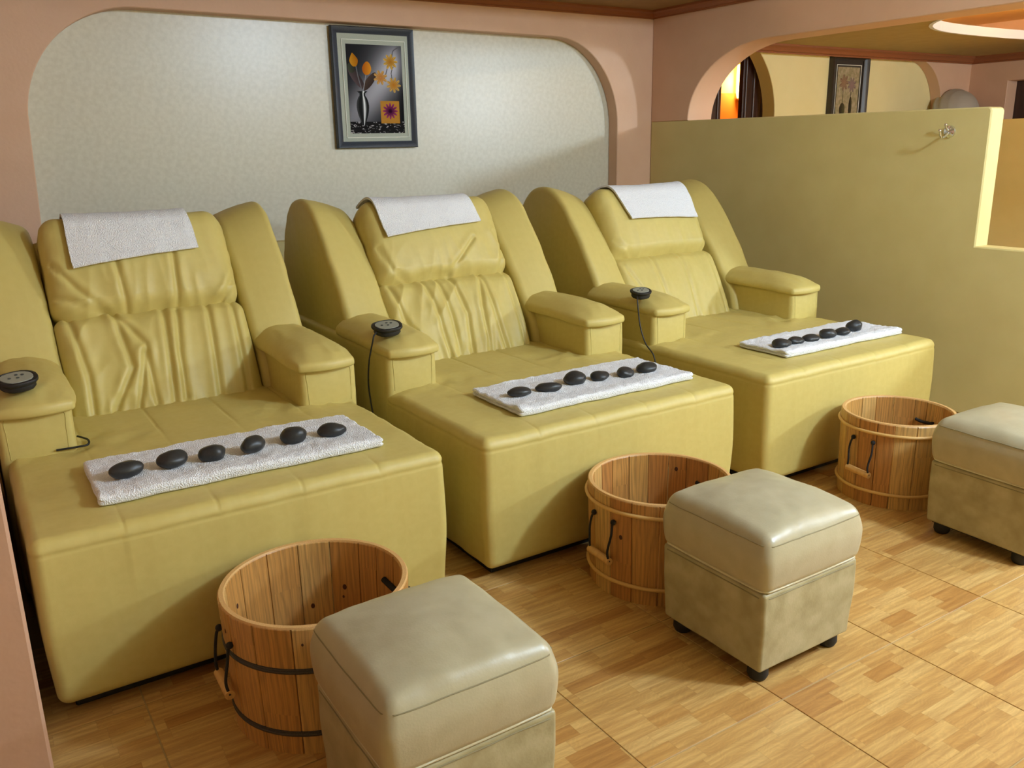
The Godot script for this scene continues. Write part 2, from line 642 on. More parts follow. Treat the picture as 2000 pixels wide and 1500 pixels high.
func build_walls() -> void:
	# --- back wall of the booth: a peach arch frame round a recessed, papered alcove
	var H := 2.17
	var HH := 2.84
	var hole := []
	hole += arc(Vector2(-2.40, 1.44), 0.505, 0.515, 180, 90, 18)      # left shoulder
	hole += arc(Vector2(-0.02, 1.42), 0.487, 0.52, 90, 0, 18)         # right shoulder
	var P := [Vector2(-6.0, 0), Vector2(-2.925, 0), Vector2(-2.925, 0.9)] + hole + [Vector2(0.467, 0), Vector2(XP + 0.25, 0), Vector2(XP + 0.25, H), Vector2(-6.0, H)]
	struct("wall_back", slab(pv(P), -0.09, 0.0, Basis.IDENTITY, 0.004), M.peach, "peach wall framing the arched alcove behind the chairs", "wall")
	struct("wall_alcove", box(Vector3(-3.2, 0, -0.22), Vector3(0.75, H, -0.09), 0.001), M.alcove, "grey-beige papered back of the arched alcove", "wall")
	struct("wall_dado", box(Vector3(-2.925, 0, -0.09), Vector3(0.467, 0.842, -0.002), 0.006), M.ochre, "yellow low wall under the alcove behind the chairs", "wall")
	# --- low partition on the right, stepping down at its front end
	P = [Vector2(0, 0), Vector2(3.9, 0), Vector2(3.9, 0.816), Vector2(2.2825, 0.816)] + [Vector2(2.2825, 1.425)] + [Vector2(2.2765, 1.437), Vector2(2.264, 1.443)] + [Vector2(0, 1.443)]
	struct("wall_partition", slab(pv(P), -XP - 0.108, -XP, ZX, 0.006), M.ochre, "mustard-yellow low partition wall right of the chairs", "wall")
	# --- beam wall above it, with an arched opening
	P = [Vector2(0, 1.4432), Vector2(0.343, 1.4432)]
	P += arc(Vector2(0.95, 1.4432), 0.607, 0.425, 180, 90, 20)
	P += [Vector2(7.1, 1.868), Vector2(7.1, HH), Vector2(0.98, HH), Vector2(0.98, H), Vector2(0, H)]
	struct("wall_beam", slab(pv(P), -XP - 0.21, -XP, ZX, 0.004), M.peach, "peach beam with rounded arch above the yellow partition", "wall")
	# --- left partition, seen end-on at the lower left
	P = [Vector2(0, 0), Vector2(2.85, 0), Vector2(2.85, 1.43), Vector2(2.84, 1.443), Vector2(0, 1.443)]
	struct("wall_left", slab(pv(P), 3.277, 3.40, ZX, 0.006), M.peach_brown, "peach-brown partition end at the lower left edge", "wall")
	# --- shell of the room
	struct("wall_front", box(Vector3(-6.0, 0, 7.1), Vector3(4.6, HH, 7.25), 0.002), M.ochre, "plain yellow wall behind the camera", "wall")
	struct("wall_outer", box(Vector3(-6.15, 0, -0.2), Vector3(-6.0, HH, 7.25), 0.002), M.peach, "plain peach wall far left of the booth", "wall")
	struct("ceiling", box(Vector3(-6.1, 2.125, -0.3), Vector3(XP, 2.25, 1.0), 0.002), M.booth_ceiling, "brown lowered ceiling over the massage booth", "ceiling")
	struct("ceiling_hall", box(Vector3(-6.1, 2.80, 0.9), Vector3(XP + 0.21, 2.92, 7.25), 0.002), M.hall_ceiling, "off-white hall ceiling in front of the booth", "ceiling")
	struct("wall_bulkhead", box(Vector3(-6.1, 2.20, 0.94), Vector3(XP, 2.81, 0.999), 0.002), M.peach, "peach bulkhead above the booth's lowered ceiling", "wall")
	# --- crown moulding of the booth
	var cor := pv([Vector2(0, 2.125), Vector2(0.045, 2.125), Vector2(0.045, 2.112), Vector2(0.03, 2.104), Vector2(0.022, 2.088), Vector2(0.012, 2.084), Vector2(0.012, 2.077), Vector2(0, 2.077)])
	struct("trim_1", slab(cor, -XP, 6.0, ZX), M.terracotta, "terracotta crown moulding above the alcove", "trim")
	var cor2 := PackedVector2Array()
	for p in cor:
		cor2.append(Vector2(XP - p.x, p.y))
	struct("trim_2", slab(cor2, 0.0, 1.0), M.terracotta, "terracotta crown moulding along the beam", "trim")
	# --- the booth next door: alcove wall, doorway, right wall, ceiling with an oval recess
	var HC := 1.975
	var HF := 2.30
	P = [Vector2(XP + 0.2, 1.93)] + arc(Vector2(3.66, 1.52), 0.39, 0.41, 90, 0, 16) + [Vector2(4.05, 0), Vector2(4.6, 0), Vector2(4.6, HF), Vector2(XP + 0.2, HF)]
	struct("wall_far_back", slab(pv(P), -0.10, 0.0, Basis.IDENTITY, 0.004), M.peach, "peach wall with rounded alcove corner beyond the partition", "wall")
	P = [Vector2(XP, 0), Vector2(XP, H), Vector2(1.05, H)]
	P += [Vector2(1.05, 0)]
	struct("wall_door_left", slab(pv(P), -0.22, -0.10), M.cream, "cream wall left of the far doorway", "wall")
	P = [Vector2(2.07, 0), Vector2(2.07, 1.48)]
	for a in arc(Vector2(1.50, 1.48), 0.57, 0.60, 0, 50, 12):
		P.append(a)
	P += [Vector2(1.866, H), Vector2(4.6, H), Vector2(4.6, 0)]
	struct("wall_far_alcove", slab(pv(P), -0.22, -0.10, Basis.IDENTITY, 0.004), M.cream, "cream alcove wall with a dark picture beyond the partition", "wall")
	P = [Vector2(-1.6, 0), Vector2(0.335, 0), Vector2(0.335, 1.76), Vector2(1.25, 1.76), Vector2(1.25, 0), Vector2(7.25, 0), Vector2(7.25, HF), Vector2(-1.6, HF)]
	struct("wall_right", slab(pv(P), -4.62, -4.44, ZX, 0.004), M.peach, "peach wall at far right with a dark doorway", "wall")
	struct("door_2", box(Vector3(4.585, 0, 0.2), Vector3(4.65, 1.9, 1.4), 0.004), M.dark_wood, "dark door leaf in the far right doorway", "door")
	struct("wall_far_partition", box(Vector3(3.3, 0, 0.0), Vector3(3.4, 1.43, 4.0), 0.005), M.ochre, "yellow low partition at the far right", "wall")
	var ov := arc(Vector2(2.9, 2.75), 1.42, 1.78, 0, 360, 72, 2.0 / 3.0)
	ov.pop_back()
	# ceiling with the oval cut out: two halves that meet on the line z = 2.75
	var right := Vector2(2.9 + 1.42, 2.75); var left := Vector2(2.9 - 1.42, 2.75)
	var far := []; var near := []
	for i in ov.size():
		if i >= 1 and i < 36: near.append(ov[i])
		elif i > 36: far.append(ov[i])
	var XZ := Basis(Vector3(1, 0, 0), Vector3(0, 0, 1), Vector3(0, -1, 0))     # (u, v, w) -> (x, -w, z)
	var C0 := XP + 0.2
	var near_p := [left, Vector2(C0, 2.75), Vector2(C0, 7.25), Vector2(4.62, 7.25), Vector2(4.62, 2.75), right] + near
	var far_p := [right, Vector2(4.62, 2.75), Vector2(4.62, -0.2), Vector2(C0, -0.2), Vector2(C0, 2.75), left] + far
	var ce := struct("ceiling_far", slab(pv(near_p), -HC - 0.045, -HC, XZ), M.ceiling, "khaki ceiling with an oval lit recess beyond the beam", "ceiling")
	part("ceiling_panel", slab(pv(far_p), -HC - 0.045, -HC, XZ), M.ceiling, ce)
	# white fascia of the recess and the warm ceiling inside it
	var V := PackedVector3Array(); var I := PackedInt32Array()
	var n := ov.size()
	for q in [[1.0, HC - 0.004], [1.0, HC + 0.055], [1.012, HC + 0.055], [1.012, HC - 0.004]]:
		for p in ov:
			var d: Vector2 = Vector2(2.9, 2.75) + (p - Vector2(2.9, 2.75)) * (q[0] - 0.008)
			V.append(Vector3(d.x, q[1], d.y))
	for k in 4:
		for i in n:
			var j := (i + 1) % n
			var a := k * n + i; var b := k * n + j; var c := ((k + 1) % 4) * n + j; var e := ((k + 1) % 4) * n + i
			I.append_array([a, b, c, a, c, e])
	struct("trim_3", mk_hard(V, I, 40.0), M.white_paint, "white fascia band round the oval ceiling recess", "trim")
	struct("ceiling_recess", box(Vector3(C0, HC + 0.26, -0.2), Vector3(4.62, HC + 0.32, 7.25), 0.002), M.pale_orange, "warm orange ceiling inside the oval recess", "ceiling")
	struct("wall_recess", box(Vector3(C0, HC + 0.1, -0.2), Vector3(C0 + 0.03, HC + 0.27, 7.25), 0.002), M.pale_orange, "warm orange side of the ceiling recess", "wall")
	# cornice of the far booth
	var fc := pv([Vector2(0, 1.975), Vector2(0.06, 1.975), Vector2(0.06, 1.962), Vector2(0.04, 1.95), Vector2(0.03, 1.93), Vector2(0.014, 1.924), Vector2(0.014, 1.915), Vector2(0, 1.915)])
	struct("trim_4", slab(fc, -4.44, -XP - 0.21, ZX), M.terracotta, "terracotta cornice over the far alcove", "trim")
	var fc2 := PackedVector2Array()
	for p in fc:
		fc2.append(Vector2(4.44 - p.x, p.y))
	struct("trim_5", slab(fc2, 0.0, 7.1), M.terracotta, "terracotta cornice along the far right wall", "trim")
	# --- the corridor behind the doorway
	struct("wall_corridor", box(Vector3(-0.5, 1.72, -1.30), Vector3(4.8, H, -1.22), 0.002), M.pale_orange, "pale orange upper corridor wall behind the doorway", "wall")
	struct("wall_corridor_dado", box(Vector3(-0.5, 0, -1.30), Vector3(4.8, 1.72, -1.205), 0.004), M.orange, "deep orange lower corridor wall behind the doorway", "wall")
	struct("wall_corridor_left", box(Vector3(-0.6, 0, -1.3), Vector3(-0.5, H, -0.2), 0.002), M.pale_orange, "orange end wall of the corridor", "wall")
	struct("ceiling_corridor", box(Vector3(-0.6, H, -1.35), Vector3(4.8, H + 0.08, 0.0), 0.002), M.pale_orange, "pale ceiling of the corridor", "ceiling")

# ------------------------------------------------------------------ recliners
const CX := [-2.715, -1.515, -0.275]
const AO := [0.0, 0.012, 0.028]       # how far each chair's arms and bolsters sit off its middle
const CHAIR_WHERE := ["nearest the left edge", "in the middle of the row", "beside the yellow partition"]
const BO := Vector3(0, 0.45, -0.05)         # foot of the backrest, chair space (z = world z - 1.5)
const BU := Vector3(0, 0.8718, -0.4899)
const BN := Vector3(0, 0.4899, 0.8718)

func back_xf(p: Vector3) -> Vector3:
	return BO + Vector3(p.x, 0, 0) + BU * p.y + BN * p.z

func ridge(x: float, y: float, z: float) -> float:
	return 1.0 - absf(nz2.get_noise_3d(x, y, z)) * 2.0

# creases as lines in cushion space: u across (0..1), v up (0..1)
const LOW_FOLDS := [
	[[Vector2(0.55, 1.0), Vector2(0.50, 0.0)], [Vector2(0.62, 0.96), Vector2(0.58, 0.5), Vector2(0.565, 0.06)], [Vector2(0.79, 1.0), Vector2(0.745, 0.0)], [Vector2(0.29, 1.0), Vector2(0.415, 0.63), Vector2(0.41, 0.05)], [Vector2(0.29, 1.0), Vector2(0.33, 0.42), Vector2(0.19, 0.0)], [Vector2(0.07, 1.0), Vector2(0.11, 0.4), Vector2(0.10, 0.0)], [Vector2(0.93, 1.0), Vector2(0.90, 0.0)], [Vector2(0.40, 0.55), Vector2(0.36, 0.25), Vector2(0.31, 0.0)]],
	[[Vector2(0.50, 1.0), Vector2(0.545, 0.5), Vector2(0.51, 0.0)], [Vector2(0.74, 1.0), Vector2(0.755, 0.5), Vector2(0.765, 0.0)], [Vector2(0.725, 1.0), Vector2(0.67, 0.6), Vector2(0.64, 0.0)], [Vector2(0.29, 1.0), Vector2(0.33, 0.62), Vector2(0.34, 0.0)], [Vector2(0.06, 0.95), Vector2(0.10, 0.5), Vector2(0.20, 0.15)], [Vector2(0.40, 1.0), Vector2(0.43, 0.5), Vector2(0.42, 0.0)], [Vector2(0.94, 1.0), Vector2(0.93, 0.0)]],
	[[Vector2(0.335, 1.0), Vector2(0.36, 0.0)], [Vector2(0.63, 1.0), Vector2(0.615, 0.0)], [Vector2(0.05, 0.9), Vector2(0.16, 0.4)], [Vector2(0.93, 1.0), Vector2(0.93, 0.0)]]]
const HEAD_FOLDS := [
	[[Vector2(0.35, 0.62), Vector2(0.37, 0.0)], [Vector2(0.66, 0.55), Vector2(0.635, 0.0)], [Vector2(0.04, 0.52), Vector2(0.14, 0.25), Vector2(0.28, 0.0)], [Vector2(0.02, 0.22), Vector2(0.26, 0.02)], [Vector2(0.98, 0.28), Vector2(0.88, 0.02)], [Vector2(0.97, 0.12), Vector2(0.84, 0.0)]],
	[[Vector2(0.05, 0.42), Vector2(0.10, 0.14), Vector2(0.22, 0.0)], [Vector2(0.24, 0.01), Vector2(0.36, 0.07), Vector2(0.52, 0.05)], [Vector2(0.50, 0.04), Vector2(0.64, 0.26), Vector2(0.74, 0.42)], [Vector2(0.97, 0.30), Vector2(0.90, 0.03)], [Vector2(0.92, 0.5), Vector2(1.0, 0.3)]],
	[[Vector2(0.04, 0.25), Vector2(0.20, 0.0)], [Vector2(0.02, 0.1), Vector2(0.12, 0.0)], [Vector2(0.97, 0.2), Vector2(0.90, 0.0)]]]

func crease(x: float, y: float, lines_: Array, wid: float, hgt: float, w: float) -> float:
	var p := Vector2(x, y)
	var o := 0.0
	for L in lines_:
		var best := 9.0
		var wb := 1.0
		for i in L.size() - 1:
			var a := Vector2((L[i].x - 0.5) * wid, L[i].y * hgt)
			var b := Vector2((L[i + 1].x - 0.5) * wid, L[i + 1].y * hgt)
			var q := Geometry2D.get_closest_point_to_segment(p, a, b)
			var d := p.distance_to(q)
			if d < best:
				best = d
				wb = 1.0 if (p - a).cross(b - a) > 0 else 0.75
		if best < w * 7.0:
			o += -gauss(best, w) + 0.62 * wb * gauss(best - 2.4 * w, 1.7 * w)
	return o

# the head cushion's shape in backrest space (x, up, out)
func head_shape(p: Vector3, c: int, creased := true) -> Vector3:
	var w := smoothstep(-0.06, 0.03, p.z)
	var a := p.x / 0.32
	var v := clampf((p.y - 0.36) / 0.38, 0.0, 1.0)
	p.z += w * 0.026 * (1.0 - a * a) * sin(PI * clampf(v * 0.92 + 0.04, 0, 1))
	p.z -= w * 0.020 * gauss(v, 0.08)
	if creased:
		p.z += w * [0.008, 0.006, 0.004][c] * crease(p.x, p.y - 0.36, HEAD_FOLDS[c], 0.64, 0.38, 0.0085)
	var low := smoothstep(0.7, 0.0, v)
	var fold := ridge(p.x * 6.0 + c * 7.0 + p.y * 3.0 * a, p.y * 3.0, c * 3.1) - 0.4
	p.z += w * [0.005, 0.004, 0.003][c] * fold * (0.2 + low * 0.8)
	var side := smoothstep(0.35, 1.0, absf(a))
	p.x += 0.006 * nz.get_noise_3d(p.y * 9.0, p.z * 8.0, c * 5.0) * side
	p.y += 0.014 * nz.get_noise_3d(p.x * 5.0, 3.0, c * 9.0) * (1.0 - smoothstep(0.0, 0.1, v))
	p.x *= 1.0 - 0.02 * smoothstep(0.7, 1.0, v)
	# the two top corners stand up a little
	p.y += 0.012 * smoothstep(0.8, 1.0, v) * a * a
	return p

func low_shape(p: Vector3, c: int) -> Vector3:
	var w := smoothstep(-0.06, 0.012, p.z)
	var a := p.x / 0.325
	var v := clampf(p.y / 0.37, 0.0, 1.0)
	p.z += w * (0.014 * (1.0 - a * a * a * a) + 0.012 * sin(PI * v))
	p.z += w * [0.0095, 0.008, 0.005][c] * crease(p.x, p.y, LOW_FOLDS[c], 0.64, 0.37, 0.0085)
	var left: float = [smoothstep(0.35, -0.5, a), 1.0 - 0.5 * smoothstep(0.2, 0.6, a), 0.6][c]
	var k := ridge(p.x * 6.0 + sin(p.y * 9.0 + c) * 0.35, p.y * 2.6 + c * 4.0, c * 2.7) - 0.4
	var k2 := ridge(p.x * 13.0 - p.y * 5.0, p.y * 5.5, 8.0 + c) - 0.4
	p.z += w * [0.008, 0.007, 0.004][c] * (k * (0.2 + 0.8 * left) + 0.2 * k2 * left)
	# gathers where it meets the seat
	p.z += w * 0.007 * (ridge(p.x * 16.0, 5.0 + c, p.y * 3.0) - 0.4) * smoothstep(0.25, 0.0, v) * (0.3 + 0.7 * left)
	p.z -= w * 0.020 * gauss(v - 1.0, 0.08)
	return p

func span(a: float, b: float, step: float) -> Array:
	var o := []
	var n := int(ceil((b - a) / step))
	for i in n + 1:
		o.append(lerpf(a, b, float(i) / n))
	return o

func around(cs: Array, w: float) -> Array:
	var o := []
	for c in cs:
		for k in [-1.5, -1.0, -0.5, 0.0, 0.5, 1.0, 1.5]:
			o.append(c + k * w)
	return o

func build_chair(c: int) -> void:
	var t := thing("massage_chair", "yellow vinyl massage recliner " + CHAIR_WHERE[c], "chair", Vector3(CX[c], 0, 1.5), "yellow massage recliners in a row")
	var vin: Material = M.vinyl
	# dark plinth
	part("plinth", box(Vector3(-0.49, 0.0, -0.75), Vector3(0.49, 0.06, 0.89), 0.004), M.black, t, "black recessed plinth under the chair")
	# seat and footrest: one long upholstered platform, front at z 2.4435 in the room
	var gx := [-0.33, -0.11, 0.11, 0.33]
	part("seat_platform", soft_box(lines(-0.535, 0.535, 0.03, 46, around(gx, 0.006)), lines(0.035, 0.468, 0.03, 16, around([0.432], 0.006)), lines(-0.30, 0.9435, 0.03, 64), 0.03, "foot", c), vin, t)
	# arms
	for s: float in [-1.0, 1.0]:
		var ao: float = AO[c]
		var a0 := 0.345 * s + ao
		var a1 := 0.546 * s + ao
		var lo := minf(a0, a1); var hi := maxf(a0, a1)
		var ab := part("armrest", soft_box(lines(lo, hi, 0.022, 8), lines(0.035, 0.605, 0.022, 14), lines(-0.86, 0.282, 0.022, 24), 0.022, "arm", c, s), vin, t)
		# stitched edge of the arm's front panel
		var loop := []
		for q in [Vector2(lo + 0.026, 0.47), Vector2(lo + 0.024, 0.54), Vector2(lo + 0.028, 0.592), Vector2(0.4475 * s + ao, 0.598), Vector2(hi - 0.028, 0.592), Vector2(hi - 0.024, 0.54), Vector2(hi - 0.026, 0.47)]:
			loop.append(bend_arm(Vector3(q.x, q.y, 0.282), c, s))
		part("seam", tube(smooth_path(loop, 5), 0.0013, 6), M.vinyl_stitch, ab)
		# puffy pad on top
		var pc := 0.440 * s + ao
		part("arm_pad", soft_box(lines(pc - 0.115, pc + 0.115, 0.012, 24), lines(0.600, 0.626, 0.012, 3), lines(-0.18, 0.318, 0.012, 50), 0.012, "pad", c, s), vin, t)
		# tall side bolster of the back
		part("side_bolster", bolster(s, c), vin, t)
	# shell between the bolsters
	part("back_shell", soft_box(lines(-0.345, 0.345, 0.04, 10), lines(-0.3, 0.715, 0.04, 14), lines(-0.42, -0.10, 0.04, 6), 0.04, "shell", c), vin, t)
	# cushions of the back
	part("back_cushion", soft_box(lines(-0.322, 0.322, 0.04, 112), lines(-0.03, 0.378, 0.04, 50), lines(-0.16, 0.012, 0.04, 6), 0.04, "low", c), vin, t)
	part("head_cushion", soft_box(lines(-0.318, 0.318, 0.05, 100), lines(0.352, 0.742, 0.065, 50), lines(-0.17, 0.030, 0.065, 6), 0.065, "head", c), vin, t)

func bolster(s: float, c: int) -> ArrayMesh:
	var pts := [Vector2(-0.07, 0.55), Vector2(-0.145, 0.66), Vector2(-0.225, 0.78), Vector2(-0.325, 0.915), Vector2(-0.43, 1.030), Vector2(-0.515, 1.083), Vector2(-0.61, 1.097), Vector2(-0.71, 1.07), Vector2(-0.80, 0.98), Vector2(-0.86, 0.84), Vector2(-0.885, 0.66), Vector2(-0.89, 0.40), Vector2(-0.89, 0.14), Vector2(-0.50, 0.10), Vector2(-0.12, 0.14), Vector2(-0.05, 0.38)]
	var O: Array = smooth_path(pts, 7, true)
	var n := O.size()
	var nin := []
	for i in n:
		var d: Vector2 = (O[(i + 1) % n] - O[(i + n - 1) % n]).normalized()
		nin.append(Vector2(-d.y, d.x))      # outline runs so that this points inward
	var cen := Vector2(-0.45, 0.6)
	if (nin[0] as Vector2).dot(cen - O[0]) < 0:
		for i in n:
			nin[i] = -nin[i]
	var x0 := 0.322; var x1 := 0.520
	var r := 0.030
	var rings := []
	for a in [0.0, 15.0, 32.0, 50.0, 70.0, 90.0]:
		rings.append([x0 + r * (1.0 - sin(deg_to_rad(a))), r * (1.0 - cos(deg_to_rad(a)))])
		rings.append([x1 - r * (1.0 - sin(deg_to_rad(a))), r * (1.0 - cos(deg_to_rad(a)))])
	for a in [0.33, 0.66]:
		rings.append([lerpf(x0 + r, x1 - r, a), -0.004])
	rings.sort_custom(func(u, v): return u[0] < v[0])
	var V := PackedVector3Array(); var I := PackedInt32Array()
	var full := []
	full.append([x0 - 0.004, -1.0])
	full += rings
	full.append([x1 + 0.004, -1.0])
	for k in full.size():
		for i in n:
			var p: Vector2
			if full[k][1] < -0.5:
				p = O[i] + nin[i] * r
				p = p.lerp(cen, 0.35)
			else:
				p = O[i] + nin[i] * full[k][1]
			var w := 0.005 * nz.get_noise_3d(p.x * 5.0, p.y * 5.0, s * 4.0 + c * 2.0)
			# its top falls toward the middle of the chair
			var x: float = full[k][0]
			var hi := smoothstep(0.75, 1.08, p.y)
			var y := p.y + (x - 0.45) * 0.30 * hi
			var z := p.x + (x - 0.42) * 0.18 * smoothstep(0.55, 0.8, p.y) * smoothstep(-0.6, -0.2, p.x)
			V.append(Vector3(s * (x + w) + AO[c], y, z))
	var m := full.size()
	for k in m - 1:
		for i in n:
			var j := (i + 1) % n
			var a := k * n + i; var b := k * n + j; var d := (k + 1) * n + j; var e := (k + 1) * n + i
			if s > 0: I.append_array([a, d, b, a, e, d])
			else: I.append_array([a, b, d, a, d, e])
	for side in 2:
		var ci := V.size()
		V.append(Vector3(s * ((x0 - 0.005) if side == 0 else (x1 + 0.005)) + AO[c], cen.y, cen.x))
		var o := 0 if side == 0 else (m - 1) * n
		for i in n:
			var j := (i + 1) % n
			if (side == 0) == (s > 0): I.append_array([ci, o + i, o + j])
			else: I.append_array([ci, o + j, o + i])
	# outline runs counter-clockwise or not: make the faces point outward
	var mesh_n := PackedInt32Array()
	var a0 := V[I[0]]; var b0 := V[I[1]]; var c0 := V[I[2]]
	var mid := n * (m / 2)
	var t0 := 0
	for q in range(0, I.size(), 3):
		if I[q] >= mid and I[q] < mid + n:
			t0 = q
			break
	var nn := (V[I[t0 + 2]] - V[I[t0]]).cross(V[I[t0 + 1]] - V[I[t0]])
	if nn.dot(V[I[t0]] - Vector3(V[I[t0]].x, cen.y, cen.x)) < 0:
		for q in range(0, I.size(), 3):
			mesh_n.append_array([I[q], I[q + 2], I[q + 1]])
		I = mesh_n
	return mk(V, I)

# ------------------------------------------------------------------ towels and stones
func build_head_towel(c: int) -> void:
	# corners in backrest space: [x left top, x right top, x left bottom, x right bottom, up left, up right]
	var q: Array = [[-0.235, 0.180, -0.230, 0.192, 0.530, 0.570], [-0.285, 0.185, -0.250, 0.205, 0.556, 0.594], [-0.262, 0.262, -0.185, 0.255, 0.548, 0.532]][c]
	var labels := ["white terry towel over the head cushion of the left chair", "white terry towel over the head cushion of the middle chair", "white terry towel over the head cushion of the right chair"]
	var t := thing("head_towel", labels[c], "towel", Vector3(CX[c], 0, 1.5), "white towels on the head cushions")
	var G := []
	var nu := 40
	var nv := 34
	for i in nu + 1:
		var row := []
		var a := float(i) / nu
		for j in nv + 1:
			var b := float(j) / nv
			var x := lerpf(lerpf(q[0], q[1], a), lerpf(q[2], q[3], a), b)
			# path over the top of the cushion: back lip -> crown -> down the front
			var end: float = lerpf(q[4], q[5], a)
			var R := 0.065
			var L0 := 0.07; var L1 := R * PI * 0.5; var L2 := 0.742 - R - end
			var d := b * (L0 + L1 + L2)
			var p: Vector3
			if d < L0:
				p = Vector3(x, 0.742, -0.035 - (L0 - d))
			elif d < L0 + L1:
				var ph := (d - L0) / R
				p = Vector3(x, 0.742 - R + R * cos(ph), -0.035 + R * sin(ph))
			else:
				p = Vector3(x, 0.742 - R - (d - L0 - L1), 0.030)
			p = head_shape(p, c, false)
			var off := 0.010 + 0.003 * nz.get_noise_3d(x * 7.0, d * 9.0, c * 4.0) + 0.004 * smoothstep(0.85, 1.0, b)
			var outw := Vector3(0, 1, 0) if d < L0 else (Vector3(0, cos((d - L0) / R), sin((d - L0) / R)) if d < L0 + L1 else Vector3(0, 0, 1))
			row.append(back_xf(p + outw * off))
		G.append(row)
	part("towel_cloth", sheet(G, -0.009) if false else sheet_up(G, 0.009), M.towel, t)
	# hem along the front edge
	var hem := []
	for i in nu + 1:
		hem.append(G[i][nv] + BN * 0.005)
	part("hem", tube(hem, 0.0055, 8), M.towel, t)

func sheet_up(G: Array, th: float) -> ArrayMesh:
	# orient the sheet so that its thickness grows away from the cushion
	var du: Vector3 = G[1][0] - G[0][0]
	var dv: Vector3 = G[0][1] - G[0][0]
	if du.cross(dv).y < 0:
		var H := []
		for i in range(G.size() - 1, -1, -1):
			H.append(G[i])
		G = H
	return sheet(G, th)

const TW := [[-3.078, -2.312, 2.008, 2.318, -0.5], [-1.838, -1.070, 2.008, 2.320, 0.4], [-0.555, 0.215, 2.048, 2.308, 0.2]]
func build_stone_towel(c: int) -> void:
	var q: Array = TW[c]
	var labels := ["folded white towel under black stones on the left footrest", "folded white towel under black stones on the middle footrest", "folded white towel under black stones on the right footrest"]
	var w: float = q[1] - q[0]; var d: float = q[3] - q[2]
	var t := thing("folded_towel", labels[c], "towel", Vector3((q[0] + q[1]) / 2, 0.4685, (q[2] + q[3]) / 2), "folded towels on the footrests")
	t.rotation.y = deg_to_rad(q[4])
	part("towel_cloth", soft_box(lines(-w / 2, w / 2, 0.011, 110), lines(0, 0.026, 0.011, 4, around([0.013], 0.003)), lines(-d / 2, d / 2, 0.011, 46), 0.011, "cloth", c), M.towel, t)

func stone_mesh(a: float, b: float, h: float, sd: float) -> ArrayMesh:
	var V := PackedVector3Array(); var I := PackedInt32Array()
	var nu := 28; var nv := 16
	for j in nv + 1:
		var ph := PI * j / nv
		for i in nu:
			var th := TAU * i / nu
			var sp := pow(sin(ph), 0.86)
			var d := Vector3(sp * cos(th), cos(ph), sp * sin(th))
			var k := 1.0 + 0.17 * nz2.get_noise_3d(d.x * 0.62 + sd, d.y * 0.4, d.z * 0.62 - sd) + 0.03 * nz2.get_noise_3d(d.x * 1.3 - sd, d.y, d.z * 1.3)
			var y := d.y * h * k
			if y < -h * 0.80:
				y = -h * 0.80
			V.append(Vector3(d.x * a * k, y + h * 0.80, d.z * b * k))
	for j in nv:
		for i in nu:
			var e := (i + 1) % nu
			var p := j * nu + i; var q := j * nu + e; var r := (j + 1) * nu + e; var s := (j + 1) * nu + i
			I.append_array([p, q, r, p, r, s])
	return mk(V, I)

func build_stones(c: int) -> void:
	# room x, room z, half length, half width, half height, turn
	var S: Array = [
		[[-2.994, 2.21, 0.046, 0.030, 0.021, 8], [-2.877, 2.207, 0.040, 0.031, 0.024, 20], [-2.772, 2.205, 0.035, 0.030, 0.023, -10], [-2.661, 2.208, 0.039, 0.031, 0.023, 30], [-2.538, 2.19, 0.036, 0.032, 0.024, -12], [-2.428, 2.201, 0.044, 0.028, 0.019, -22]],
		[[-1.753, 2.19, 0.041, 0.028, 0.015, -18], [-1.642, 2.20, 0.045, 0.027, 0.015, -22], [-1.511, 2.175, 0.043, 0.033, 0.022, -25], [-1.405, 2.185, 0.037, 0.029, 0.018, 10], [-1.294, 2.195, 0.038, 0.030, 0.018, 15], [-1.198, 2.20, 0.043, 0.030, 0.018, -12]],
		[[-0.492, 2.227, 0.042, 0.030, 0.019, -18], [-0.409, 2.231, 0.040, 0.026, 0.014, -10], [-0.325, 2.235, 0.040, 0.028, 0.015, -16], [-0.207, 2.228, 0.042, 0.031, 0.020, -10], [-0.116, 2.238, 0.036, 0.028, 0.017, -25], [-0.005, 2.215, 0.039, 0.032, 0.026, 5]]][c]
	var side: String = ["left", "middle", "right"][c]
	var nth := ["first", "second", "third", "fourth", "fifth", "last"]
	for k in S.size():
		var s: Array = S[k]
		var o := single("massage_stone", "%s black stone from the left on the %s footrest towel" % [nth[k], side], "stone", stone_mesh(s[2], s[3], s[4], 3.7 * k + 11.0 * c), M.stone, Vector3(s[0], 0.4683 + bend_cloth(Vector3(s[0] - (TW[c][0] + TW[c][1]) / 2, 0.026, s[1] - (TW[c][2] + TW[c][3]) / 2), c, 1.0).y, s[1]), "black stones on the %s towel" % side)
		o.rotation.y = deg_to_rad(s[5])

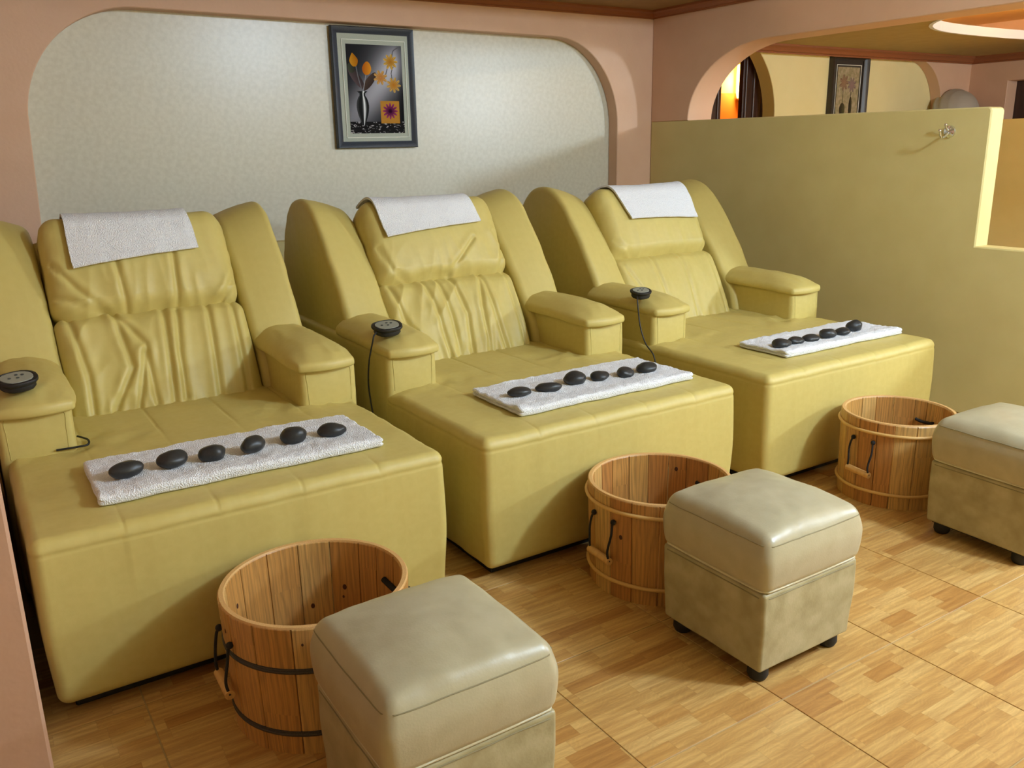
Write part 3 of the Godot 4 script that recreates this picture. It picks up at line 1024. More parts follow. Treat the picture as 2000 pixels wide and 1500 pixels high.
# ------------------------------------------------------------------ remotes
func build_remote(c: int) -> void:
	var at: Vector3 = [Vector3(-3.185, 0.668, 1.735), Vector3(-2.005, 0.668, 1.705), Vector3(-0.80, 0.668, 1.705)][c]
	var side: String = ["left", "middle", "right"][c]
	var t := thing("massage_remote", "black wired remote control lying on the %s chair's armrest" % side, "remote", at, "wired remotes on the armrests")
	t.rotation = Vector3(deg_to_rad(9.0), deg_to_rad([18.0, 0.0, -6.0][c]), deg_to_rad(4.0))
	var k: float = [1.0, 1.0, 0.82][c]
	var V := PackedVector3Array(); var I := PackedInt32Array()
	var ring := [[0.78, 0.0], [0.86, 0.006], [0.84, 0.016], [0.97, 0.021], [1.0, 0.026], [0.97, 0.031], [0.84, 0.032], [0.80, 0.029]]
	var n := 0
	for q in ring:
		var o: Array = hexagon(0.056 * k * q[0], 0.046 * k * q[0])
		n = o.size()
		for p in o:
			V.append(Vector3(p.x, q[1], p.y))
	for r in ring.size() - 1:
		for i in n:
			var j := (i + 1) % n
			var a := r * n + i; var b := r * n + j; var d := (r + 1) * n + j; var e := (r + 1) * n + i
			I.append_array([a, b, d, a, d, e])
	for q in [[0, 0.0], [(ring.size() - 1) * n, 0.029]]:
		var ci := V.size()
		V.append(Vector3(0, q[1], 0))
		for i in n:
			var j := (i + 1) % n
			if q[0] == 0: I.append_array([ci, q[0] + j, q[0] + i])
			else: I.append_array([ci, q[0] + i, q[0] + j])
	var body := part("housing", mk_hard(V, I, 45.0), M.rubber, t)
	var fp := slab(pv(hexagon(0.043 * k, 0.035 * k)), -0.0325, -0.029, Basis(Vector3(1, 0, 0), Vector3(0, 0, 1), Vector3(0, -1, 0)), 0.001)
	var face := part("face_panel", fp, M.remote_face, t, "grey control face of the remote")
	for q in [Vector2(-0.02, 0.0), Vector2(0.0, 0.008), Vector2(0.018, -0.006), Vector2(0.004, -0.014)]:
		var b := part("button", lathe([Vector2(0.0045 * k, 0.0325), Vector2(0.0045 * k, 0.034), Vector2(0.003 * k, 0.0345), Vector2(0.0002, 0.0345)], 12), M.button, face)
		b.position = Vector3(q.x * k, 0, q.y * k)
	# lead, written in room space and brought into the remote's space
	var path: Array = [
		[Vector3(-3.235, 0.682, 1.738), Vector3(-3.252, 0.684, 1.70), Vector3(-3.240, 0.685, 1.62), Vector3(-3.22, 0.684, 1.50)],
		[Vector3(-2.058, 0.680, 1.728), Vector3(-2.074, 0.672, 1.740), Vector3(-2.083, 0.655, 1.748), Vector3(-2.087, 0.58, 1.715), Vector3(-2.085, 0.50, 1.69), Vector3(-2.083, 0.44, 1.69), Vector3(-2.082, 0.36, 1.71)],
		[Vector3(-0.842, 0.680, 1.728), Vector3(-0.850, 0.672, 1.742), Vector3(-0.858, 0.655, 1.752), Vector3(-0.861, 0.56, 1.775), Vector3(-0.860, 0.49, 1.81), Vector3(-0.860, 0.45, 1.86), Vector3(-0.858, 0.40, 1.88)]][c]
	var inv := t.transform.affine_inverse()
	var lp := []
	for p in path:
		lp.append(inv * p)
	part("lead", tube(smooth_path(lp, 8), 0.0030, 8), M.rubber, t)
	if c == 0:
		# its loose end shows at the foot of the arm
		var l2 := []
		for p in [Vector3(-3.12, 0.478, 1.793), Vector3(-3.06, 0.479, 1.800), Vector3(-3.035, 0.479, 1.793), Vector3(-3.030, 0.481, 1.75), Vector3(-3.052, 0.482, 1.70)]:
			l2.append(inv * p)
		part("lead", tube(smooth_path(l2, 8), 0.0032, 8), M.rubber, t)

# ------------------------------------------------------------------ foot tubs
const TUB := [[-2.68, 2.697, 0.223, 0.212, 0.324], [-1.564, 2.684, 0.223, 0.214, 0.322], [-0.376, 2.699, 0.203, 0.196, 0.324]]
func build_tub(c: int) -> void:
	var q: Array = TUB[c]
	var rt: float = q[2]; var rb: float = q[3]; var h: float = q[4]
	var th := 0.017
	var labels := ["knotty wooden foot tub with dark hoops beside the nearest stool", "wooden foot tub with cane hoops behind the middle stool", "wooden foot tub with cane hoops and rope handle by the right stool"]
	var t := thing("foot_tub", labels[c], "tub", Vector3(q[0], 0, q[1]), "wooden foot tubs")
	var n: int = [17, 19, 18][c]
	var r := RandomNumberGenerator.new()
	r.seed = 100 + c
	# a few stave widths, shared where alike
	var edges := [0.0]
	for k in n:
		edges.append(edges[-1] + r.randf_range(0.75, 1.35))
	var tot: float = edges[-1]
	for k in n:
		var a0: float = TAU * edges[k] / tot
		var a1: float = TAU * edges[k + 1] / tot
		var st := part("stave", stave(a0, a1, rt, rb, h, th, k * 0.37 + c), M.staves[r.randi() % 5] if c > 0 else M.staves[[0, 1, 3, 4, 1, 0, 4][r.randi() % 7]], t)
		# knots in the pine of the first tub, inside and out
		var many: int = [3, 0, 0][c]
		if c > 0 and r.randf() < 0.22:
			many = 1
		for m in r.randi_range(0, many):
			var ang := lerpf(a0, a1, r.randf_range(0.25, 0.75))
			var y := r.randf_range(0.05, 0.3)
			var inside := r.randf() < 0.55
			var rad: float = lerpf(rb, rt, y / h) - (th + 0.0003 if inside else -0.0003)
			var s := r.randf_range(0.003, 0.0065)
			var kn := part("knot", lathe([Vector2(s, -0.001), Vector2(s * 0.8, 0.0004), Vector2(0.0002, 0.0006)], 10), M.knot, st, "dark knot in the wood")
			var nrm := Vector3(cos(ang), 0, sin(ang)) * (-1.0 if inside else 1.0)
			kn.position = Vector3(cos(ang) * rad, y, sin(ang) * rad)
			kn.basis = Basis(Vector3(0, 1, 0) * 1.4, nrm, Vector3(0, 1, 0).cross(nrm))
	part("tub_bottom", lathe([Vector2(0.0005, 0.035), Vector2(rb - th + 0.002, 0.035), Vector2(rb - th + 0.002, 0.018), Vector2(0.0005, 0.018)], 40), M.staves[0], t)
	part("rim", lathe([Vector2(rt - 0.0012, h - 0.002), Vector2(rt - 0.0035, h + 0.0016), Vector2(rt - th + 0.0035, h + 0.0016), Vector2(rt - th + 0.0012, h - 0.002)], 64), M.endgrain, t, "pale worn end grain of the rim")
	# hoops
	for y in ([0.218, 0.055] if c == 0 else [0.283, 0.055]):
		var rad := lerpf(rb, rt, y / h)
		if c == 0:
			part("hoop", lathe([Vector2(rad - 0.001, y - 0.007), Vector2(rad + 0.003, y - 0.006), Vector2(rad + 0.0036, y - 0.002), Vector2(rad + 0.002, y), Vector2(rad + 0.0036, y + 0.002), Vector2(rad + 0.003, y + 0.006), Vector2(rad - 0.001, y + 0.007)], 56), M.band, t, "dark twisted hoop")
		else:
			var ring := []
			for k in 56:
				var a := TAU * k / 56
				ring.append(Vector3(cos(a) * (rad + 0.004), y + 0.0008 * sin(a * 5.0), sin(a) * (rad + 0.004)))
			part("hoop", tube(ring, 0.0062, 8, true), M.cane, t, "pale cane hoop")
	# rope handles on both sides
	for sd: float in [-1.0, 1.0]:
		var yh: float = 0.247
		var half := 0.20
		var hd := part("handle", handle_grip(rb, rt, h, sd, c), M.grip, t, "turned wooden handle grip")
		for e: float in [-1.0, 1.0]:
			var an: float = (PI - e * half) if sd < 0 else e * half
			var ro := lerpf(rb, rt, yh / h)
			var p0 := Vector3(cos(an) * (ro - th - 0.006), yh, sin(an) * (ro - th - 0.006))
			var p1 := Vector3(cos(an) * (ro + 0.006), yh, sin(an) * (ro + 0.006))
			var ge: Vector3 = grip_end(rb, sd, e, c)
			var p2 := p1.lerp(ge, 0.35) + Vector3(sd * 0.006, 0.004, e * 0.004)
			var p3 := p1.lerp(ge, 0.75) + Vector3(sd * 0.008, 0, -e * 0.004)
			part("rope", tube(smooth_path([p0, p1, p2, p3, ge], 6), 0.0036, 8), M.rope, hd)
			var kn := part("knot", ball(0.0085), M.rope, hd)
			kn.position = p1
		# loop of rope between the holes on the inside
		var ins := []
		for k in 9:
			var u := lerpf(-1.0, 1.0, k / 8.0)
			var an2: float = (PI if sd < 0 else 0.0) + u * half
			var ri := lerpf(rb, rt, yh / h) - th - 0.006
			ins.append(Vector3(cos(an2) * ri, yh - 0.006 * (1.0 - u * u), sin(an2) * ri))
		part("rope", tube(ins, [0.0078, 0.006, 0.006][c], 8), M.rope, hd)

func grip_end(rb: float, sd: float, e: float, c: int) -> Vector3:
	return Vector3(sd * (rb + 0.022), 0.128 - 0.004 * e, e * 0.046)

func handle_grip(rb: float, _rt: float, _h: float, sd: float, c: int) -> ArrayMesh:
	var a := grip_end(rb, sd, -1.0, c); var b := grip_end(rb, sd, 1.0, c)
	var P := []
	for k in 11:
		P.append(a.lerp(b, lerpf(-0.02, 1.02, k / 10.0)))
	var m := tube(P, 0.0115, 14)
	return m

func ball(r: float, n := 8) -> ArrayMesh:
	var P := []
	for k in n + 1:
		var a := PI * k / n
		P.append(Vector2(maxf(0.0001, sin(a) * r), -cos(a) * r))
	P.reverse()
	return lathe(P, maxi(12, n + n / 2))

func stave(a0: float, a1: float, rt: float, rb: float, h: float, th: float, sd: float) -> ArrayMesh:
	var gap := 0.0009 / rt
	var bev := 0.0016
	a0 += gap; a1 -= gap
	var m := 4
	var V := PackedVector3Array(); var U := PackedVector2Array(); var I := PackedInt32Array()
	# outline of the section in (depth from outer face, along) with chamfered joints
	var sec := []
	var da := bev / rt
	for k in m + 1:
		sec.append([0.0, lerpf(a0 + da, a1 - da, float(k) / m)])
	sec.append([bev, a1])
	sec.append([th - bev * 0.6, a1])
	for k in m + 1:
		sec.append([th, lerpf(a1 - da * 0.6, a0 + da * 0.6, float(k) / m)])
	sec.append([th - bev * 0.6, a0])
	sec.append([bev, a0])
	var n := sec.size()
	var ys := [[0.0, 0.0], [h - 0.004, 0.0], [h, 0.003]]
	for q in ys:
		var y: float = q[0]
		var ro := lerpf(rb, rt, y / h)
		for s in sec:
			var d: float = clampf(s[0], q[1], th - q[1])
			V.append(Vector3(cos(s[1]) * (ro - d), y, sin(s[1]) * (ro - d)))
			U.append(Vector2((s[1] - a0) * rt * 5.0 + sd + (0.31 if s[0] > th * 0.5 else 0.0), y * 2.2 + sd * 1.7))
	for k in 2:
		for i in n:
			var j := (i + 1) % n
			var a := k * n + i; var b := k * n + j; var c := (k + 1) * n + j; var e := (k + 1) * n + i
			I.append_array([a, b, c, a, c, e])
	# caps
	for q in [[0, true], [2 * n, false]]:
		for k in m:
			var o: int = q[0]
			var a := o + k; var b := o + k + 1
			var c := o + (m + 3) + (m - k - 1); var e := o + (m + 3) + (m - k)
			if q[1]: I.append_array([a, c, b, a, e, c])
			else: I.append_array([a, b, c, a, c, e])
	return mk_hard(V, I, 35.0, U)

# ------------------------------------------------------------------ stools
const STOOL := [[-2.618, 3.178, 0.0], [-1.600, 3.112, 0.0], [-0.437, 3.165, -2.0]]
func build_stool(c: int) -> void:
	var q: Array = STOOL[c]
	var labels := ["beige vinyl cube stool nearest the camera, in front of the knotty tub", "beige vinyl cube stool with black feet in the middle", "beige vinyl cube stool cut off by the right edge"]
	var t := thing("cube_stool", labels[c], "stool", Vector3(q[0], 0, q[1]), "beige cube stools")
	t.rotation.y = deg_to_rad(q[2])
	var W := 0.178
	part("skirt", soft_box(lines(-W, W, 0.010, 12), lines(0.042, 0.262, 0.010, 10), lines(-W, W, 0.010, 12), 0.010, "skirt", c), M.stool_skirt, t, "grimy lower body of the stool")
	part("cushion", soft_box(lines(-W, W, 0.026, 30), lines(0.258, 0.412, 0.026, 14), lines(-W, W, 0.026, 30), 0.026, "cushion", c), M.stool, t)
	# stitched seam round the crown and welt at the waist
	for s in [[0.388, 0.0014, "seam", 1.001], [0.2605, 0.0034, "welt", 1.006], [0.249, 0.0016, "seam", 1.002]]:
		var loop := []
		for k in 4:
			var dirs: Array = [[Vector2(-1, 1), Vector2(1, 1)], [Vector2(1, 1), Vector2(1, -1)], [Vector2(1, -1), Vector2(-1, -1)], [Vector2(-1, -1), Vector2(-1, 1)]][k]
			for j in 16:
				var u := lerpf(0.05, 0.95, j / 15.0)
				var d: Vector2 = (dirs[0] as Vector2).lerp(dirs[1], u)
				var p := Vector3(d.x * W, s[0], d.y * W)
				if s[0] > 0.26:
					p = soft_pt(p, Vector3(-W, 0.258, -W), Vector3(W, 0.412, W), 0.026)
					p = bend_cushion(p, c, 1.0)
				else:
					p = bend_skirt(p, c, 1.0)
				p.x *= s[3]; p.z *= s[3]
				loop.append(p)
		part(s[2], tube(loop, s[1], 6, true), M.stool_seam if s[2] == "welt" else M.stitch, t)
	for x in [-0.135, 0.135]:
		for z in [-0.135, 0.135]:
			var f := part("foot", lathe([Vector2(0.0005, 0.046), Vector2(0.020, 0.046), Vector2(0.026, 0.030), Vector2(0.027, 0.014), Vector2(0.022, 0.003), Vector2(0.018, 0.0), Vector2(0.0005, 0.0)], 20), M.black, t, "round black foot")
			f.position = Vector3(x, 0, z)
	part("underside", box(Vector3(-0.16, 0.036, -0.16), Vector3(0.16, 0.048, 0.16), 0.002), M.black, t)

func soft_pt(p: Vector3, lo: Vector3, hi: Vector3, r: float) -> Vector3:
	var inn := p.clamp(lo + Vector3.ONE * r, hi - Vector3.ONE * r)
	var d := p - inn
	return inn + d.normalized() * r if d.length() > 1e-6 else p

# ------------------------------------------------------------------ pictures
func rail(a: Vector2, b: Vector2, cen: Vector2, w: float, d: float) -> ArrayMesh:
	# one mitred rail of a frame: outer edge a -> b, profile w wide, d deep
	var dir := (b - a).normalized()
	var inw := Vector2(-dir.y, dir.x)
	if inw.dot(cen - a) < 0:
		inw = -inw
	var prof := [Vector2(0, 0), Vector2(0, d * 0.7), Vector2(w * 0.12, d), Vector2(w * 0.55, d * 0.86), Vector2(w * 0.85, d * 0.55), Vector2(w, d * 0.5), Vector2(w, 0)]
	var V := PackedVector3Array(); var I := PackedInt32Array()
	for e in 2:
		for p in prof:
			var o: Vector2 = (a if e == 0 else b) + inw * p.x + dir * (p.x if e == 0 else -p.x)
			V.append(Vector3(o.x, o.y, p.y))
	var n := prof.size()
	for i in n:
		var j := (i + 1) % n
		I.append_array([i, j, n + j, i, n + j, n + i])
	# outward check
	var nn := (V[I[2]] - V[I[0]]).cross(V[I[1]] - V[I[0]])
	if nn.dot(Vector3(-inw.x, -inw.y, 0)) < 0:
		var J := PackedInt32Array()
		for k in range(0, I.size(), 3):
			J.append_array([I[k], I[k + 2], I[k + 1]])
		I = J
	return mk_hard(V, I, 30.0)

func framed(t: Node3D, w: float, h: float, fw: float, d: float, mf: Material) -> void:
	var c := [Vector2(-w / 2, 0), Vector2(w / 2, 0), Vector2(w / 2, h), Vector2(-w / 2, h)]
	for k in 4:
		part("frame_rail", rail(c[k], c[(k + 1) % 4], Vector2(0, h / 2), fw, d), mf, t)

func quad(x0: float, y0: float, x1: float, y1: float, z: float) -> ArrayMesh:
	var V := PackedVector3Array([Vector3(x0, y0, z), Vector3(x1, y0, z), Vector3(x1, y1, z), Vector3(x0, y1, z), Vector3(x0, y0, z - 0.002), Vector3(x1, y0, z - 0.002), Vector3(x1, y1, z - 0.002), Vector3(x0, y1, z - 0.002)])
	var U := PackedVector2Array([Vector2(0, 1), Vector2(1, 1), Vector2(1, 0), Vector2(0, 0), Vector2(0, 1), Vector2(1, 1), Vector2(1, 0), Vector2(0, 0)])
	var I := PackedInt32Array([0, 2, 1, 0, 3, 2, 4, 5, 6, 4, 6, 7, 0, 1, 5, 0, 5, 4, 2, 3, 7, 2, 7, 6, 1, 2, 6, 1, 6, 5, 3, 0, 4, 3, 4, 7])
	return mk_hard(V, I, 30.0, U)

func build_picture() -> void:
	var w := 0.484; var h := 0.626
	var t := thing("framed_picture", "blue-grey framed still life with vase and orange flowers in the alcove", "picture", Vector3(-1.193, 1.312, -0.078))
	framed(t, w, h, 0.036, 0.026, M.frame)
	part("backing", box(Vector3(-w / 2 + 0.012, 0.012, -0.0115), Vector3(w / 2 - 0.012, h - 0.012, 0.004), 0.001), M.frame2, t)
	part("mat", quad(-w / 2 + 0.03, 0.03, w / 2 - 0.03, h - 0.03, 0.012), M.matboard, t, "grey-green mat board")
	var im := paint_still_life()
	var m := flat_mat(Color.WHITE, 0.75)
	m.metallic_specular = 0.15
	m.albedo_texture = im
	var x0 := -0.160; var x1 := 0.166; var y0 := 0.078; var y1 := 0.538
	part("print", quad(x0, y0, x1, y1, 0.0135), m, t, "print of a silver vase with tulips and star flowers")
	# beaded slip round the print
	var c := [Vector2(x0 - 0.022, y0 - 0.022), Vector2(x1 + 0.022, y0 - 0.022), Vector2(x1 + 0.022, y1 + 0.022), Vector2(x0 - 0.022, y1 + 0.022)]
	for k in 4:
		var a: Vector2 = c[k]; var b: Vector2 = c[(k + 1) % 4]
		var P := []
		for j in 41:
			var q := a.lerp(b, j / 40.0)
			P.append(Vector3(q.x, q.y, 0.0140 + 0.0006 * (j % 2)))
		part("bead", tube(P, 0.0022, 6), M.bead, t)

func star(im: Image, cx: float, cy: float, r: float, petals: int, c0: Color, c1: Color, ph := 0.0) -> void:
	for y in range(int(cy - r) - 1, int(cy + r) + 2):
		for x in range(int(cx - r) - 1, int(cx + r) + 2):
			if x < 0 or y < 0 or x >= im.get_width() or y >= im.get_height():
				continue
			var d := Vector2(x - cx, y - cy)
			var a := d.angle() + ph
			var rr := r * (0.50 + 0.50 * pow(absf(cos(a * petals / 2.0)), 1.1))
			if d.length() < rr:
				im.set_pixel(x, y, c0.lerp(c1, clampf(d.length() / r * 1.1, 0, 1)).darkened(0.18 * (0.5 + 0.5 * sin(a * petals * 2.0))))

func blob(im: Image, c: Vector2, rx: float, ry: float, ang: float, c0: Color, c1: Color, tip := 0.0) -> void:
	var R := maxf(rx, ry) * 1.2
	for y in range(int(c.y - R), int(c.y + R)):
		for x in range(int(c.x - R), int(c.x + R)):
			if x < 0 or y < 0 or x >= im.get_width() or y >= im.get_height():
				continue
			var d := (Vector2(x, y) - c).rotated(-ang)
			var wy := d.y / ry
			var wx := d.x / (rx * (1.0 - tip * maxf(0.0, -wy)))
			if wx * wx + wy * wy < 1.0:
				im.set_pixel(x, y, c0.lerp(c1, clampf(0.5 + 0.5 * wx, 0, 1)))

func stroke(im: Image, P: Array, w: float, c: Color) -> void:
	var S := smooth_path(P, 40)
	for p in S:
		for y in range(int(p.y - w), int(p.y + w) + 1):
			for x in range(int(p.x - w), int(p.x + w) + 1):
				if x >= 0 and y >= 0 and x < im.get_width() and y < im.get_height() and Vector2(x, y).distance_to(p) <= w:
					im.set_pixel(x, y, c)

func paint_still_life() -> ImageTexture:
	var W := 280; var H := 420
	var im := Image.create(W, H, false, Image.FORMAT_RGB8)
	for y in H:
		for x in W:
			var u := float(x) / W; var v := float(y) / H
			var d := (u * 0.55 + v * 0.85) - 0.70
			var g := 0.15 + 0.52 * exp(-d * d * 16.0) * (0.7 + 0.3 * sin(u * 3.0)) + 0.22 * exp(-pow((u - 0.8) * 2.5, 2.0) - pow((v - 0.15) * 4.0, 2.0))
			g *= 1.0 - 0.35 * smoothstep(0.85, 1.0, u)
			im.set_pixel(x, y, Color(g * 0.98, g * 0.97, g * 1.02))
			if v > 0.865:
				var s := nz.get_noise_3d(x * 0.045, y * 0.09, 2.0)
				var k := 0.12 + (0.62 if s > 0.34 else 0.14 * maxf(0.0, s))
				im.set_pixel(x, y, Color(k, k * 0.97, k * 0.98))
	# leaves, stems, tulips
	blob(im, Vector2(42, 155), 20, 62, -0.62, Color8(92, 76, 78), Color8(64, 52, 50))
	blob(im, Vector2(20, 110), 17, 24, -0.3, Color8(74, 78, 62), Color8(52, 52, 44))
	blob(im, Vector2(108, 172), 18, 54, 0.68, Color8(84, 66, 56), Color8(60, 48, 44))
	stroke(im, [Vector2(44, 95), Vector2(52, 150), Vector2(68, 215)], 2.5, Color8(110, 108, 112))
	stroke(im, [Vector2(92, 140), Vector2(84, 175), Vector2(74, 215)], 2.0, Color8(150, 150, 154))
	blob(im, Vector2(34, 72), 21, 32, -0.15, Color8(206, 146, 40), Color8(176, 104, 20), 0.6)
	blob(im, Vector2(98, 110), 23, 32, 0.12, Color8(178, 92, 24), Color8(226, 150, 40), 0.25)
	# branch with star flowers
	stroke(im, [Vector2(262, 8), Vector2(236, 26), Vector2(228, 60), Vector2(206, 100), Vector2(188, 150), Vector2(172, 170)], 2.2, Color8(96, 92, 96))
	stroke(im, [Vector2(234, 100), Vector2(222, 130), Vector2(228, 175)], 2.0, Color8(96, 92, 96))
	star(im, 220, 76, 38, 9, Color8(190, 124, 40), Color8(226, 184, 92))
	star(im, 165, 152, 36, 8, Color8(208, 132, 70), Color8(222, 172, 96), 0.3)
	star(im, 232, 186, 38, 9, Color8(206, 128, 40), Color8(214, 176, 100), 0.6)
	# vase
	for y in range(218, 382):
		var v := (y - 218.0) / 164.0
		var hw := 0.0
		if v < 0.06: hw = lerpf(26, 15, v / 0.06)
		elif v < 0.13: hw = 14.0
		else:
			var k := (v - 0.13) / 0.87
			hw = lerpf(13.0, 6.0, k) + 20.0 * pow(sin(PI * pow(k, 0.75)), 1.0)
		for x in range(int(68 - hw), int(68 + hw) + 1):
			var s := (x - 68.0) / maxf(hw, 1.0)
			var g := 0.13 + 0.85 * exp(-pow((s - 0.28) * 4.2, 2.0)) + 0.12 * exp(-pow((s + 0.9) * 5.0, 2.0))
			im.set_pixel(x, y, Color(g * 0.99, g, g))
	# small square canvas with a purple flower
	for y in range(264, 372):
		for x in range(158, 256):
			var k := 0.94 + 0.06 * sin(y * 1.6)
			im.set_pixel(x, y, Color(0.78 * k, 0.55 * k, 0.22 * k))
	star(im, 207, 312, 40, 12, Color8(70, 20, 56), Color8(164, 62, 112))
	star(im, 207, 312, 12, 8, Color8(50, 10, 40), Color8(70, 16, 52))
	im.generate_mipmaps()
	return ImageTexture.create_from_image(im)

func build_far_picture() -> void:
	var w := 0.455; var h := 0.60
	var t := thing("framed_picture", "dark framed picture of two vases seen above the partition", "picture", Vector3(2.885, 1.36, -0.0995))
	framed(t, w, h, 0.055, 0.045, M.frame2)
	var W := 160; var H := 220
	var im := Image.create(W, H, false, Image.FORMAT_RGB8)
	for y in H:
		for x in W:
			var n := nz.get_noise_3d(x * 0.05, y * 0.05, 7.0)
			im.set_pixel(x, y, Color8(140, 132, 94).lerp(Color8(184, 166, 136), clampf(0.5 + n * 0.8, 0, 1)))
	star(im, 50, 62, 34, 7, Color8(164, 128, 96), Color8(146, 118, 92))
	star(im, 108, 70, 32, 8, Color8(158, 128, 122), Color8(140, 122, 112), 0.4)
	stroke(im, [Vector2(48, 95), Vector2(46, 125), Vector2(48, 150)], 2.0, Color8(84, 80, 60))
	stroke(im, [Vector2(106, 100), Vector2(104, 125), Vector2(106, 140)], 2.0, Color8(74, 66, 60))
	blob(im, Vector2(48, 170), 20, 26, 0.0, Color8(40, 38, 24), Color8(88, 84, 56))
	blob(im, Vector2(106, 160), 12, 42, 0.0, Color8(36, 32, 22), Color8(82, 76, 52))
	var m := flat_mat(Color.WHITE, 0.25)
	m.albedo_texture = ImageTexture.create_from_image(im)
	part("mat", quad(-w / 2 + 0.04, 0.04, w / 2 - 0.04, h - 0.04, 0.014), M.frame2, t)
	part("print", quad(-0.135, 0.085, 0.135, h - 0.105, 0.016), m, t)
	var c := [Vector2(-0.150, 0.07), Vector2(0.150, 0.07), Vector2(0.150, h - 0.09), Vector2(-0.150, h - 0.09)]
	for k in 4:
		var a: Vector2 = c[k]; var b: Vector2 = c[(k + 1) % 4]
		part("slip", tube([Vector3(a.x, a.y, 0.016), Vector3(b.x, b.y, 0.016)], 0.0028, 6), M.bead, t)

# ------------------------------------------------------------------ small things
func build_hook() -> void:
	var t := thing("coat_hook", "chrome coat hook on the yellow partition", "hook", Vector3(XP, 1.338, 2.094))
	t.scale = Vector3.ONE * 1.2
	var rose := part("rosette", lathe([Vector2(0.0005, 0.012), Vector2(0.010, 0.012), Vector2(0.016, 0.008), Vector2(0.022, 0.006), Vector2(0.024, 0.0), Vector2(0.0005, 0.0)], 28), M.chrome, t)
	rose.basis = Basis(Vector3(0, 1, 0), Vector3(-1, 0, 0), Vector3(0, 0, 1))
	part("lower_hook", tube(smooth_path([Vector3(-0.010, -0.004, 0), Vector3(-0.024, -0.014, 0), Vector3(-0.040, -0.022, 0), Vector3(-0.056, -0.018, 0), Vector3(-0.066, 0.0, 0)], 6), 0.0042, 10), M.chrome, t)
	part("upper_hook", tube(smooth_path([Vector3(-0.010, 0.004, 0), Vector3(-0.022, 0.010, 0), Vector3(-0.030, 0.022, 0)], 6), 0.0040, 10), M.chrome, t)
	for p in [Vector3(-0.067, 0.004, 0), Vector3(-0.031, 0.026, 0)]:
		var b := part("hook_tip", ball(0.0068), M.chrome, t)
		b.position = p

func build_far_things() -> void:
	# frosted shell lamp shade on the far wall, unlit
	var t := thing("wall_lamp", "pale dome-shaped ribbed wall lamp above the partition", "lamp", Vector3(4.17, 1.50, 0.0))
	var P := []
	for k in 15:
		var a := PI * 0.5 * k / 14.0
		var rib := 1.0 + 0.03 * sin(k * 2.1)
		P.append(Vector2(maxf(0.0005, 0.205 * cos(a) * rib), 0.20 * sin(a)))
	var sh := part("shade", lathe([Vector2(0.0005, 0.0)] + P, 40), M.shell, t)
	sh.basis = Basis(Vector3(1, 0, 0), Vector3(-0.25, 0.25, 0.93).normalized(), Vector3(0, 0, 1)).orthonormalized()
	sh.basis = Basis(Quaternion(Vector3.UP, Vector3(-0.30, 0.35, 0.9).normalized()))
	sh.position = Vector3(0, 0, 0.04)
	part("back_plate", lathe([Vector2(0.0005, 0.05), Vector2(0.04, 0.05), Vector2(0.05, 0.0), Vector2(0.0005, 0.0)], 28), M.shell, t).basis = Basis(Vector3(1, 0, 0), Vector3(0, 0, 1), Vector3(0, -1, 0))
	# dark double doors in the arched doorway, standing ajar
	var d := Node3D.new()
	d.name = "door_1"
	add_child(d)
	d.set_meta("kind", "structure"); d.set_meta("category", "door")
	d.set_meta("label", "dark wooden doors ajar in the far arched doorway")
	for q in [[1.885, 2.14, -0.30], [1.06, 1.665, -0.30]]:
		var lf := part("door_leaf", box(Vector3(q[0], 0.01, q[2]), Vector3(q[1], 2.10, q[2] + 0.045), 0.006), M.dark_wood, d)
		for x in [q[0] + 0.03, lerpf(q[0], q[1], 0.45), q[1] - 0.04]:
			part("moulding", tube([Vector3(x, 0.08, q[2] + 0.045), Vector3(x, 2.05, q[2] + 0.045)], 0.012, 10), M.dark_wood, lf)
	# glowing wall sconce in the corridor
	var s := thing("corridor_sconce", "glowing tubular wall sconce seen through the far doorway", "lamp", Vector3(2.86, 1.66, -1.18))
	part("tube_shade", lathe([Vector2(0.0005, 0.01), Vector2(0.03, 0.012), Vector2(0.042, 0.05), Vector2(0.045, 0.22), Vector2(0.04, 0.30), Vector2(0.0005, 0.31)], 24), glow_mat(Color(1.0, 0.80, 0.45), 6.0), s)
	part("cap", lathe([Vector2(0.0005, 0.02), Vector2(0.034, 0.016), Vector2(0.030, 0.0), Vector2(0.008, -0.012), Vector2(0.0005, -0.014)], 24), M.chrome, s)
	part("bracket", tube([Vector3(0, 0.0, 0), Vector3(0, -0.01, -0.03)], 0.008, 10), M.chrome, s)
	var ol := OmniLight3D.new()
	ol.name = "sconce_light"
	ol.light_color = Color(1.0, 0.82, 0.54)
	ol.light_energy = 0.5
	ol.light_size = 0.04
	ol.omni_range = 8.0
	ol.omni_attenuation = 2.0
	ol.shadow_enabled = true
	ol.position = Vector3(0, 0.16, 0.08)
	s.add_child(ol)
	# warm strip light round the ceiling recess
	for z in [0.72, 4.80]:
		var g := thing("cove_light", "warm strip light hidden in the oval ceiling recess, %s end" % ("far" if z < 2 else "near"), "lamp", Vector3(2.9, 2.036, z), "strip lights in the recess")
		part("strip", tube([Vector3(-0.6, 0, 0), Vector3(0.6, 0, 0)], 0.014, 10), glow_mat(Color(1.0, 0.84, 0.52), 3.0), g)
		part("clip", box(Vector3(-0.05, -0.016, -0.012), Vector3(0.05, -0.008, 0.012), 0.001), M.white_paint, g)
		var cl := OmniLight3D.new()
		cl.name = "strip_glow"
		cl.light_color = Color(1.0, 0.84, 0.52)
		cl.light_energy = 0.9
		cl.light_size = 0.02
		cl.omni_range = 8.0
		cl.omni_attenuation = 2.0
		cl.shadow_enabled = true
		cl.position = Vector3(0, 0.03, 0.03 if z < 2 else -0.03)
		g.add_child(cl)

